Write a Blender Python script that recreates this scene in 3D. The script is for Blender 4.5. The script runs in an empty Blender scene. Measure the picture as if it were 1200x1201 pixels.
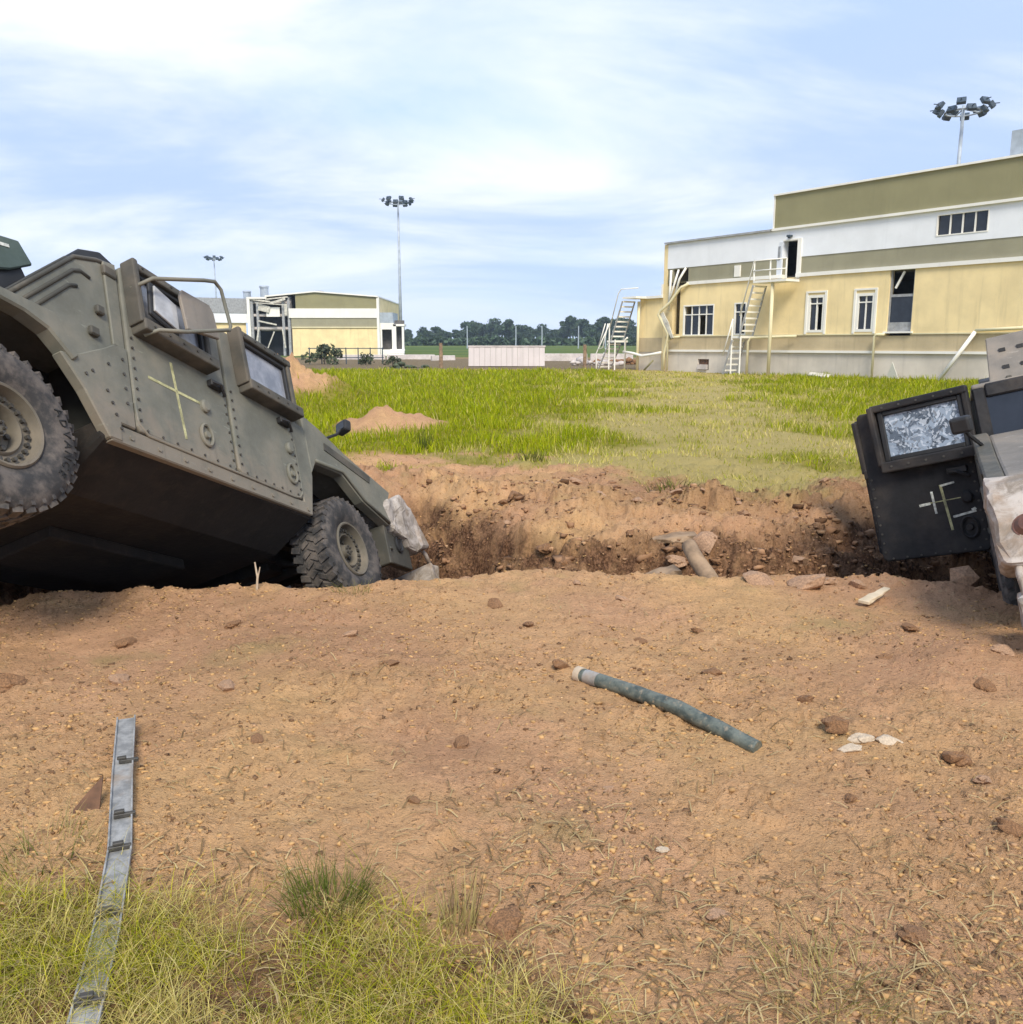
import bpy, bmesh, math, random
import numpy as np
from mathutils import Matrix, Vector, Euler
random.seed(7)
RNG = np.random.default_rng(11)
SC = bpy.context.scene
COL = SC.collection
R = math.radians

# ------------------------------------------------------------------ camera
cam = bpy.data.cameras.new('camera')
cam.lens = 31.2; cam.sensor_width = 36.0; cam.sensor_fit = 'HORIZONTAL'
cam.clip_start = 0.05; cam.clip_end = 12000
camo = bpy.data.objects.new('camera', cam); COL.objects.link(camo)
camo.location = (0, 0, 1.6)
camo.rotation_euler = (R(90 - 10.7), 0, 0)
SC.camera = camo

# ------------------------------------------------------------------ sky
SUN_EL, SUN_AZ = 47.0, 172.0          # azimuth clockwise from +Y (view direction)
world = bpy.data.worlds.new('World'); SC.world = world; world.use_nodes = True
wn, wl = world.node_tree.nodes, world.node_tree.links
wn.clear()
def wnode(t, **k):
    n = wn.new(t)
    for a, b in k.items(): setattr(n, a, b)
    return n
wo = wnode('ShaderNodeOutputWorld'); bg = wnode('ShaderNodeBackground')
sky = wnode('ShaderNodeTexSky', sky_type='NISHITA'); sky.sun_disc = False
sky.sun_elevation = R(SUN_EL); sky.sun_rotation = R(SUN_AZ)
sky.air_density = 1.0; sky.dust_density = 0.6; sky.ozone_density = 1.6
tc = wnode('ShaderNodeTexCoord'); sep = wnode('ShaderNodeSeparateXYZ')
wl.new(tc.outputs['Generated'], sep.inputs[0])
def wmath(op, a, b=None, clamp=False):
    n = wnode('ShaderNodeMath', operation=op, use_clamp=clamp)
    for i, v in enumerate((a, b)):
        if v is None: continue
        if isinstance(v, (int, float)): n.inputs[i].default_value = v
        else: wl.new(v, n.inputs[i])
    return n.outputs[0]
# project the view direction on a cloud deck so that clouds flatten towards the horizon
den = wmath('ADD', wmath('ABSOLUTE', sep.outputs[2]), 0.17)
cx = wmath('DIVIDE', sep.outputs[0], den); cy = wmath('DIVIDE', sep.outputs[1], den)
comb = wnode('ShaderNodeCombineXYZ'); wl.new(cx, comb.inputs[0]); wl.new(cy, comb.inputs[1])
def wnoise(scale, off, detail=6, rough=.55, dist=.0):
    mp = wnode('ShaderNodeMapping'); mp.inputs['Location'].default_value = off
    mp.inputs['Scale'].default_value = scale
    wl.new(comb.outputs[0], mp.inputs[0])
    n = wnode('ShaderNodeTexNoise'); n.inputs['Scale'].default_value = 1; n.inputs['Detail'].default_value = detail
    n.inputs['Roughness'].default_value = rough; n.inputs['Distortion'].default_value = dist
    wl.new(mp.outputs[0], n.inputs['Vector']); return n.outputs['Fac']
def wramp(f, a, b):
    n = wnode('ShaderNodeMapRange', interpolation_type='SMOOTHSTEP')
    n.inputs['From Min'].default_value = a; n.inputs['From Max'].default_value = b
    wl.new(f, n.inputs['Value']); return n.outputs['Result']
def wmix(f, a, b):
    n = wnode('ShaderNodeMix', data_type='RGBA')
    if isinstance(f, (int, float)): n.inputs[0].default_value = f
    else: wl.new(f, n.inputs[0])
    for i, v in ((6, a), (7, b)):
        if isinstance(v, tuple): n.inputs[i].default_value = (*v, 1)
        else: wl.new(v, n.inputs[i])
    return n.outputs[2]
cover = wramp(wnoise((.40, .60, 1), (4.1, 2.2, 0), 7, .54, .4), .22, .52)
shade = wramp(wnoise((.62, .95, 1), (.6, 7.7, 2), 8, .56, .4), .38, .66)
SKYK = 3.85   # clouds given in the sky texture's units (background strength scales both)
cloud = wmix(shade, (.54*SKYK, .69*SKYK, .99*SKYK), (1.08*SKYK, 1.10*SKYK, 1.15*SKYK))
blue = wmix(.75, sky.outputs[0], (.40*SKYK, .60*SKYK, 1.04*SKYK))
skycol = wmix(wmath('MULTIPLY', cover, .94), blue, cloud)
low = wramp(sep.outputs[2], .16, -.02)           # pale air towards the horizon
skycol = wmix(wmath('MULTIPLY', low, .75), skycol, (.66*SKYK, .82*SKYK, 1.12*SKYK))
wl.new(skycol, bg.inputs['Color']); bg.inputs['Strength'].default_value = 0.1
wl.new(bg.outputs[0], wo.inputs[0])

# ------------------------------------------------------------------ sun (soft, through thin cloud)
sun = bpy.data.lights.new('sun', 'SUN'); sun.energy = 1.5; sun.angle = R(20); sun.color = (1.0, .92, .78)
suno = bpy.data.objects.new('sun', sun); COL.objects.link(suno)
sd = Vector((math.sin(R(SUN_AZ))*math.cos(R(SUN_EL)), math.cos(R(SUN_AZ))*math.cos(R(SUN_EL)), math.sin(R(SUN_EL))))
suno.rotation_euler = sd.to_track_quat('Z', 'Y').to_euler(); suno.location = (0, -5, 30)
SC.view_settings.view_transform = 'Standard'; SC.view_settings.look = 'None'
SC.view_settings.gamma = 1; SC.view_settings.use_curve_mapping = False
SC.view_settings.exposure = 1.48

# ------------------------------------------------------------------ helpers
def tag(o, label=None, cat=None, group=None, kind=None):
    if label: o['label'] = label
    if cat: o['category'] = cat
    if group: o['group'] = group
    if kind: o['kind'] = kind
    return o
def empty(name, loc=(0, 0, 0), rot=(0, 0, 0), parent=None):
    o = bpy.data.objects.new(name, None); COL.objects.link(o)
    o.location = loc; o.rotation_euler = rot; o.parent = parent; o.empty_display_size = .2
    return o
def link_mesh(name, me, parent=None, loc=(0, 0, 0), rot=(0, 0, 0), scale=(1, 1, 1)):
    o = bpy.data.objects.new(name, me); COL.objects.link(o)
    o.parent = parent; o.location = loc; o.rotation_euler = rot; o.scale = scale
    return o
STUFF = {'bolts', 'sill_bolts', 'panel_bolts', 'frame_bolts', 'shield_slots', 'roof_rails', 'steel_debris'}
class MB:
    def __init__(s): s.v = []; s.f = []
    def add(s, vs, fs):
        k = len(s.v); s.v += [tuple(p) for p in vs]; s.f += [tuple(i + k for i in f) for f in fs]; return s
    def box(s, x0, x1, y0, y1, z0, z1, M=None):
        vs = [Vector((x, y, z)) for z in (z0, z1) for x, y in ((x0, y0), (x1, y0), (x1, y1), (x0, y1))]
        if M is not None: vs = [M @ p for p in vs]
        return s.add(vs, [(3, 2, 1, 0), (4, 5, 6, 7), (0, 1, 5, 4), (1, 2, 6, 5), (2, 3, 7, 6), (3, 0, 4, 7)])
    def prism(s, poly, fn, t0, t1):
        n = len(poly)
        vs = [fn(a, b, t0) for a, b in poly] + [fn(a, b, t1) for a, b in poly]
        return s.add(vs, [tuple(range(n - 1, -1, -1)), tuple(range(n, 2 * n))] + [(i, (i + 1) % n, n + (i + 1) % n, n + i) for i in range(n)])
    def tube(s, pts, r, n=8, cap=True, r2=None):
        pts = [Vector(p) for p in pts]; m = len(pts); base = len(s.v); vs = []; up = None
        for i, p in enumerate(pts):
            t = (pts[min(i + 1, m - 1)] - pts[max(i - 1, 0)]).normalized()
            if up is None:
                up = Vector((0, 0, 1)) if abs(t.z) < .9 else Vector((1, 0, 0))
            a = t.cross(up).normalized(); b = a.cross(t).normalized(); up = b
            rr = r if r2 is None else r + (r2 - r) * i / (m - 1)
            for k in range(n):
                th = 2 * math.pi * k / n; vs.append(p + a * (math.cos(th) * rr) + b * (math.sin(th) * rr))
        fs = [(i * n + k, i * n + (k + 1) % n, (i + 1) * n + (k + 1) % n, (i + 1) * n + k) for i in range(m - 1) for k in range(n)]
        if cap: fs += [tuple(range(n - 1, -1, -1)), tuple((m - 1) * n + k for k in range(n))]
        return s.add(vs, fs)
    def lathe(s, prof, n=32, fn=lambda r, h, c, q: (r * c, r * q, h), closed=False):
        m = len(prof); vs = []
        for k in range(n):
            th = 2 * math.pi * k / n
            for r, h in prof: vs.append(fn(r, h, math.cos(th), math.sin(th)))
        fs = []
        for k in range(n):
            k2 = (k + 1) % n
            for j in range(m if closed else m - 1):
                j2 = (j + 1) % m
                fs.append((k * m + j, k2 * m + j, k2 * m + j2, k * m + j2))
        return s.add(vs, fs)
    def mesh(s, name, mat, bevel=0, seg=1, smooth=False):
        me = bpy.data.meshes.new(name); me.from_pydata(s.v, [], s.f)
        bm = bmesh.new(); bm.from_mesh(me)
        bmesh.ops.recalc_face_normals(bm, faces=bm.faces)
        if bevel:
            es = [e for e in bm.edges if len(e.link_faces) == 2 and e.calc_face_angle(0) > R(28)]
            bmesh.ops.bevel(bm, geom=es, offset=bevel, segments=seg, profile=.5, affect='EDGES', clamp_overlap=True)
        bm.to_mesh(me); bm.free()
        if smooth:
            me.polygons.foreach_set('use_smooth', [True] * len(me.polygons))
            if smooth == 'auto':
                try: me.set_sharp_from_angle(angle=R(40))
                except Exception: pass
        me.materials.append(mat); return me
    def build(s, name, mat, parent=None, loc=(0, 0, 0), rot=(0, 0, 0), bevel=0, seg=1, smooth=False):
        o = link_mesh(name, s.mesh(name, mat, bevel, seg, smooth), parent, loc, rot)
        if name in STUFF: o['kind'] = 'stuff'
        return o
def np_mesh(name, V, F, mat, cols=None, smooth=False):
    """V (n,3), F (m,k) fixed-size faces, cols per-vertex rgb"""
    me = bpy.data.meshes.new(name); V = np.asarray(V, np.float32); F = np.asarray(F, np.int32)
    m, k = F.shape
    me.vertices.add(len(V)); me.vertices.foreach_set('co', V.ravel())
    me.loops.add(m * k); me.loops.foreach_set('vertex_index', F.ravel())
    me.polygons.add(m); me.polygons.foreach_set('loop_start', np.arange(m, dtype=np.int32) * k)
    try: me.polygons.foreach_set('loop_total', np.full(m, k, np.int32))
    except Exception: pass
    me.update(calc_edges=True); me.validate()
    if smooth: me.polygons.foreach_set('use_smooth', np.ones(m, bool))
    if cols is not None:
        a = me.color_attributes.new('Col', 'FLOAT_COLOR', 'POINT')
        c = np.ones((len(V), 4), np.float32); c[:, :cols.shape[1]] = cols
        a.data.foreach_set('color', c.ravel())
    me.materials.append(mat); return me

# ------------------------------------------------------------------ materials
class NT:
    def __init__(s, name):
        s.m = bpy.data.materials.new(name); s.m.use_nodes = True
        s.n = s.m.node_tree.nodes; s.l = s.m.node_tree.links
        s.b = s.n['Principled BSDF']; s._tc = None
    def node(s, t, **k):
        n = s.n.new(t)
        for a, b in k.items(): setattr(n, a, b)
        return n
    def put(s, sock, v):
        if isinstance(v, (int, float)): sock.default_value = v
        elif isinstance(v, tuple): sock.default_value = (*v, 1) if len(v) == 3 and sock.type == 'RGBA' else v
        else: s.l.new(v, sock)
    def coord(s, which='Object'):
        if s._tc is None: s._tc = s.node('ShaderNodeTexCoord')
        return s._tc.outputs[which]
    def noise(s, scale, detail=4, rough=.55, vec=None, dist=0):
        n = s.node('ShaderNodeTexNoise'); n.inputs['Scale'].default_value = scale; n.inputs['Detail'].default_value = detail
        n.inputs['Roughness'].default_value = rough; n.inputs['Distortion'].default_value = dist
        s.l.new(vec if vec is not None else s.coord(), n.inputs['Vector']); return n.outputs['Fac']
    def voro(s, scale, feature='F1', vec=None):
        n = s.node('ShaderNodeTexVoronoi', feature=feature); n.inputs['Scale'].default_value = scale
        s.l.new(vec if vec is not None else s.coord(), n.inputs['Vector']); return n.outputs['Distance']
    def ramp(s, f, a, b, lo=0., hi=1.):
        n = s.node('ShaderNodeMapRange', interpolation_type='SMOOTHSTEP')
        for k, v in (('From Min', a), ('From Max', b), ('To Min', lo), ('To Max', hi)): n.inputs[k].default_value = v
        s.l.new(f, n.inputs['Value']); return n.outputs['Result']
    def mix(s, f, a, b, blend='MIX'):
        n = s.node('ShaderNodeMix', data_type='RGBA', blend_type=blend)
        s.put(n.inputs[0], f); s.put(n.inputs[6], a); s.put(n.inputs[7], b); return n.outputs[2]
    def math(s, op, a, b=0.):
        n = s.node('ShaderNodeMath', operation=op); s.put(n.inputs[0], a); s.put(n.inputs[1], b); return n.outputs[0]
    def mapping(s, scale, which='Object', loc=(0, 0, 0), rot=(0, 0, 0)):
        n = s.node('ShaderNodeMapping'); n.inputs['Scale'].default_value = scale; n.inputs['Location'].default_value = loc
        n.inputs['Rotation'].default_value = rot
        s.l.new(s.coord(which), n.inputs[0]); return n.outputs[0]
    def bump(s, h, strength, dist):
        n = s.node('ShaderNodeBump'); n.inputs['Strength'].default_value = strength; n.inputs['Distance'].default_value = dist
        s.l.new(h, n.inputs['Height']); s.l.new(n.outputs[0], s.b.inputs['Normal'])
    def fin(s, color, rough=.7, metal=0., spec=None):
        s.put(s.b.inputs['Base Color'], color); s.put(s.b.inputs['Roughness'], rough); s.put(s.b.inputs['Metallic'], metal)
        if spec is not None: s.b.inputs['Specular IOR Level'].default_value = spec
        return s.m
def mul(c, k): return tuple(x * k for x in c)
def mat_var(name, c, scale=3., var=.25, rough=.75, bump=0, bscale=40, metal=0., dirt=None, dirtamt=.5):
    t = NT(name); f = t.noise(scale, 6, .6)
    col = t.mix(t.ramp(f, .3, .7), mul(c, 1 - var), mul(c, 1 + var))
    if dirt:
        g = t.noise(scale * 2.7 + .3, 8, .68, dist=.4)
        col = t.mix(t.ramp(g, .48, .70, 0, dirtamt), col, dirt)
    if bump: t.bump(t.noise(bscale, 5, .6), .5, bump)
    return t.fin(col, rough, metal)
DUST = (.30, .225, .155)
def paint(name, c, dust=.5, spots=.3, mud=.0):
    t = NT(name)
    f = t.noise(2.2, 7, .62, dist=.3); g = t.noise(14, 6, .7); h = t.noise(.9, 3, .5)
    col = t.mix(t.ramp(f, .32, .68), mul(c, .80), mul(c, 1.18))
    col = t.mix(t.ramp(f, .45, .75, 0, dust), col, DUST)
    col = t.mix(t.ramp(g, .62, .80, 0, spots), col, mul(c, .35))
    col = t.mix(t.ramp(h, .5, .8, 0, .25), col, (.20, .15, .11))
    if mud:
        sx = t.node('ShaderNodeSeparateXYZ'); t.l.new(t.coord(), sx.inputs[0])
        mm = t.math('ADD', t.ramp(sx.outputs[2], 1.25, .60, 0, .42), t.math('MULTIPLY', t.noise(5.5, 8, .7, dist=.6), 1.0))
        col = t.mix(t.ramp(mm, .62, .95, 0, mud), col, (.24, .20, .155)); sc_ = t.noise(1, 6, .7, vec=t.mapping((9, 9, 34)))
        col = t.mix(t.ramp(sc_, .62, .70, 0, .5), col, mul(c, 1.9))
    st = t.noise(1, 5, .6, vec=t.mapping((26, 26, 1.6)))
    col = t.mix(t.ramp(st, .58, .78, 0, .35), col, mul(c, .55))
    t.bump(t.noise(60, 4, .6), .25, .004)
    return t.fin(col, t.ramp(g, .3, .7, .55, .8), 0, .35)
M = {}
M['olive'] = paint('olive_paint', (.150, .150, .122), .28, .4, .6)
M['olive_dark'] = paint('dark_olive_paint', (.062, .060, .050), .25)
M['black_paint'] = paint('black_door_paint', (.012, .012, .014), .12, .1)
t = NT('dust_covered_paint'); f = t.noise(7, 7, .68, dist=.5); g = t.noise(2.4, 5, .6); h = t.noise(30, 5, .7)
c = t.mix(t.ramp(f, .36, .60), (.20, .165, .13), (.44, .39, .345)); c = t.mix(t.ramp(g, .50, .66, 0, .8), c, (.30, .21, .14)); c = t.mix(t.ramp(h, .58, .72, 0, .6), c, (.10, .085, .07))
M['dusty'] = t.fin(c, .85); t.bump(f, .6, .012)
M['greydust'] = paint('grey_dusty_paint', (.20, .18, .155), .4, .5, .4)
M['olive_grey'] = paint('dark_olive_grey_paint', (.085, .083, .070), .35, .4, .4)
M['green_box'] = paint('box_green_paint', (.075, .105, .090), .3)
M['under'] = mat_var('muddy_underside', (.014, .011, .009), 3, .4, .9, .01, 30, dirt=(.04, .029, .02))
M['black'] = mat_var('black_rubber_trim', (.016, .016, .017), 6, .3, .6)
M['inside'] = mat_var('cabin_lining', (.035, .036, .032), 4, .35, .85)
t = NT('tyre_rubber'); f = t.noise(9, 6, .65)
M['tyre'] = t.fin(t.mix(t.ramp(f, .38, .66), (.030, .029, .029), (.125, .105, .090)), .85)
t.bump(t.noise(70, 3), .3, .003)
M['tyre_letter'] = mat_var('tyre_lettering_rubber', (.012, .012, .012), 9, .3, .8)
M['rim'] = paint('rim_paint', (.135, .118, .09), .35, .9)
M['bolt'] = mat_var('bolt_steel', (.055, .050, .042), 20, .4, .6)
t = NT('dusty_sky_pale_glass'); f = t.noise(5, 6, .6)
M['glass'] = t.fin(t.mix(t.ramp(f, .35, .7), (.15, .16, .185), (.33, .335, .36)), t.ramp(f, .35, .7, .08, .3), 0, .6)  # pale base colour stands in for reflected sky, besides dust
M['dark_glass'] = mat_var('dark_window_glass', (.018, .021, .028), 1.2, .4, .07)
t = NT('cracked_glass'); wv = t.node('ShaderNodeTexNoise'); wv.inputs['Scale'].default_value = 9; wv.inputs['Detail'].default_value = 4; t.l.new(t.coord(), wv.inputs['Vector'])
va = t.node('ShaderNodeVectorMath', operation='MULTIPLY_ADD'); t.l.new(wv.outputs['Color'], va.inputs[0]); va.inputs[1].default_value = (.16, .16, .16); t.l.new(t.coord(), va.inputs[2])
vc = t.node('ShaderNodeTexVoronoi'); vc.inputs['Scale'].default_value = 17; t.l.new(va.outputs[0], vc.inputs['Vector']); sc2 = t.node('ShaderNodeSeparateColor'); t.l.new(vc.outputs['Color'], sc2.inputs[0])
vd = t.node('ShaderNodeTexVoronoi'); vd.inputs['Scale'].default_value = 55; t.l.new(va.outputs[0], vd.inputs['Vector']); sc3_ = t.node('ShaderNodeSeparateColor'); t.l.new(vd.outputs['Color'], sc3_.inputs[0])
c = t.mix(t.ramp(sc2.outputs[0], .3, .7), (.09, .115, .15), (.27, .33, .41)); c = t.mix(t.ramp(sc3_.outputs[1], .62, .80, 0, .6), c, (.60, .65, .72)); c = t.mix(t.ramp(sc3_.outputs[2], .76, .84, 0, .6), c, (.02, .025, .03))
M['cracked'] = t.fin(c, .2, 0, .5)
M['yellow_mark'] = mat_var('yellow_tape', (.40, .385, .20), 18, .45, .7, dirt=(.2, .17, .12))
M['pale_mark'] = mat_var('pale_stencil', (.55, .56, .5), 25, .4, .7)
M['lens_red'] = mat_var('red_lamp_lens', (.105, .045, .028), 8, .4, .5)
M['lens_clear'] = mat_var('clear_lamp_lens', (.40, .40, .40), 8, .2, .15)
M['mirror'] = NT('mirror_glass').fin((.75, .78, .82), .08, 1.)
# buildings
def wallmat(name, c, var=.10, streak=.25):
    t = NT(name); f = t.noise(.6, 6, .6); g = t.noise(7, 5, .65)
    st = t.noise(1, 5, .6, vec=t.mapping((3.2, 3.2, .22)))
    col = t.mix(t.ramp(f, .3, .7), mul(c, 1 - var), mul(c, 1 + var))
    col = t.mix(t.ramp(st, .52, .75, 0, streak), col, mul(c, .55))
    col = t.mix(t.ramp(g, .66, .8, 0, .35), col, mul(c, .6))
    return t.fin(col, .85)
M['yellow_wall'] = wallmat('yellow_render', (.83, .665, .36), .10, .38)
M['brown_wall'] = wallmat('tan_render', (.52, .42, .26), .12, .4)
M['plinth'] = wallmat('grey_plinth', (.62, .56, .48), .12, .35)
M['white_wall'] = wallmat('white_panel', (.80, .82, .85), .05, .10)
M['olive_wall'] = wallmat('olive_panel', (.27, .25, .135), .07, .2)
M['greyolive_wall'] = wallmat('grey_olive_panel', (.30, .28, .19), .08, .25)
M['white_trim'] = wallmat('white_trim', (.82, .80, .74), .05, .15)
M['cream_trim'] = wallmat('cream_trim', (.72, .65, .42), .06, .2)
M['roof_felt'] = wallmat('roof_felt', (.16, .16, .16))
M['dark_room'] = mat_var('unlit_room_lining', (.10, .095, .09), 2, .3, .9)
M['steel_grey'] = mat_var('grey_steel', (.33, .34, .35), 4, .2, .5, dirt=(.2, .15, .11), dirtamt=.4)
M['mast'] = mat_var('galvanised_mast', (.36, .41, .46), 2, .15, .5)
M['lamp_dark'] = mat_var('floodlight_housing', (.045, .065, .085), 4, .3, .4)
M['rust'] = mat_var('rusty_steel', (.13, .065, .035), 8, .45, .85, dirt=(.05, .03, .02))
M['concrete'] = mat_var('concrete', (.52, .47, .44), 1.5, .15, .9, .01, 20, dirt=(.3, .25, .2))
M['ribbed_concrete'] = wallmat('pale_concrete_panel', (.58, .52, .50), .06, .3)
M['torn'] = mat_var('torn_sheet_metal', (.55, .53, .46), 3, .25, .55, dirt=(.2, .14, .09), dirtamt=.5)
M['wood_old'] = mat_var('weathered_wood', (.26, .175, .105), 6, .4, .85, .01, 40)
M['wood_pale'] = mat_var('fresh_split_wood', (.56, .46, .32), 7, .15, .8)
M['stone_pale'] = mat_var('pale_stone', (.50, .40, .29), 7, .2, .9, .006, 30)
M['clod'] = mat_var('earth_clod', (.24, .125, .058), 12, .5, .95, .012, 45, dirt=(.08, .046, .026))
M['clod_pink'] = mat_var('pink_brown_earth', (.37, .225, .135), 9, .3, .95, .012, 40)
t = NT('galvanised_strip'); f = t.noise(18, 7, .68); g = t.noise(5, 5, .6)
c = t.mix(t.ramp(f, .35, .66), (.20, .20, .195), (.37, .365, .35)); c = t.mix(t.ramp(g, .52, .68, 0, .6), c, (.30, .22, .15))
M['strip'] = t.fin(c, .6, .1); t.bump(t.noise(50, 4), .3, .004)
t = NT('green_grey_pipe'); f = t.noise(14, 8, .7); g = t.noise(40, 4, .6)
c = t.mix(t.ramp(f, .34, .62), (.050, .066, .060), (.155, .170, .140)); c = t.mix(t.ramp(g, .55, .7, 0, .6), c, (.36, .28, .19))
M['pipe'] = t.fin(c, .55, .2); t.bump(f, .5, .008)
def attr_mat(name, rough=.7, trans=.0, var=.2):
    t = NT(name); a = t.node('ShaderNodeAttribute', attribute_name='Col')
    col = a.outputs['Color']
    t.fin(col, rough, 0, .10)
    if trans:
        tr = t.node('ShaderNodeBsdfTranslucent'); t.put(tr.inputs['Color'], t.mix(.5, col, (.30, .36, .006), 'MIX'))
        ms = t.node('ShaderNodeMixShader'); ms.inputs[0].default_value = trans
        out = [n for n in t.n if n.type == 'OUTPUT_MATERIAL'][0]
        t.l.new(t.b.outputs[0], ms.inputs[1]); t.l.new(tr.outputs[0], ms.inputs[2]); t.l.new(ms.outputs[0], out.inputs[0])
    return t.m
M['blade'] = attr_mat('grass_blades', .6, .3)
M['crumb'] = attr_mat('soil_crumbs', .95)
M['leaf'] = mat_var('tree_leaves', (.042, .075, .032), .35, .55, .7)
M['bark'] = mat_var('tree_bark', (.06, .05, .04), 3, .3, .9)
M['bush'] = mat_var('bush_leaves', (.060, .075, .035), 2.5, .5, .7)

# ------------------------------------------------------------------ terrain
_perm = np.random.default_rng(3).permutation(512).astype(np.int64)
_ang = np.random.default_rng(4).random(512) * 2 * np.pi
_gx, _gy = np.cos(_ang), np.sin(_ang)
def perlin(x, y):
    xi = np.floor(x).astype(np.int64); yi = np.floor(y).astype(np.int64); xf = x - xi; yf = y - yi
    u = xf**3 * (xf * (xf * 6 - 15) + 10); v = yf**3 * (yf * (yf * 6 - 15) + 10)
    def g(ix, iy, dx, dy):
        h = _perm[(_perm[ix & 511] + iy) & 511]; return _gx[h] * dx + _gy[h] * dy
    a = g(xi, yi, xf, yf); b = g(xi + 1, yi, xf - 1, yf); c = g(xi, yi + 1, xf, yf - 1); d = g(xi + 1, yi + 1, xf - 1, yf - 1)
    return (a + u * (b - a)) + v * ((c + u * (d - c)) - (a + u * (b - a)))
def fbm(x, y, o=4, gain=.5):
    s = 0; a = 1.
    for i in range(o):
        s = s + a * perlin(x * 2**i + 17.3 * i, y * 2**i + 5.1 * i); a *= gain
    return s
_jx = np.random.default_rng(5).random(512); _jy = np.random.default_rng(6).random(512)
def worley(x, y, ids=False):
    xi = np.floor(x).astype(np.int64); yi = np.floor(y).astype(np.int64); f1 = np.full(x.shape, 9.); f2 = np.full(x.shape, 9.); hid = np.zeros(x.shape, np.int64)
    for dx in (-1, 0, 1):
        for dy in (-1, 0, 1):
            h = _perm[(_perm[(xi + dx) & 511] + yi + dy) & 511]
            d = np.hypot(xi + dx + _jx[h] - x, yi + dy + _jy[h] - y)
            hid = np.where(d < f1, h, hid); f2 = np.minimum(f2, np.maximum(f1, d)); f1 = np.minimum(f1, d)
    return (f1, f2, hid) if ids else (f1, f2)
def sstep(a, b, x):
    t = np.clip((x - a) / (b - a), 0, 1); return t * t * (3 - 2 * t)
LIPN = np.array([(-60, 4.2), (-9, 4.3), (-5, 4.75), (-4.1, 4.95), (-3.14, 5.3), (-2.7, 5.55), (-1.7, 5.68), (-.96, 5.68), (-.35, 5.95), (.6, 6.1), (1.5, 5.85), (2.64, 6.0), (3.1, 5.6), (3.5, 5.25), (4.4, 4.95), (6, 4.9), (60, 4.6)])
LIPF = np.array([(-60, 9.), (-9, 9.2), (-4, 10.), (-2.2, 10.4), (-1.0, 10.2), (-.45, 9.5), (.25, 8.8), (.6, 8.6), (1.5, 8.5), (2.5, 8.7), (4, 9.2), (6.5, 10.), (60, 10.)])
DEEP = np.array([(-60, .0), (-8, .0), (-4.6, .0), (-3.9, .15), (-3.3, 1.1), (-2.9, 1.45), (-2, 1.3), (-1.3, 1.1), (-.6, 1.2), (-.1, .85), (.4, .58), (1, .55), (2.5, .60), (3.2, .85), (4.5, 1.0), (6, .9), (9, .6), (60, .3)])
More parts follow.
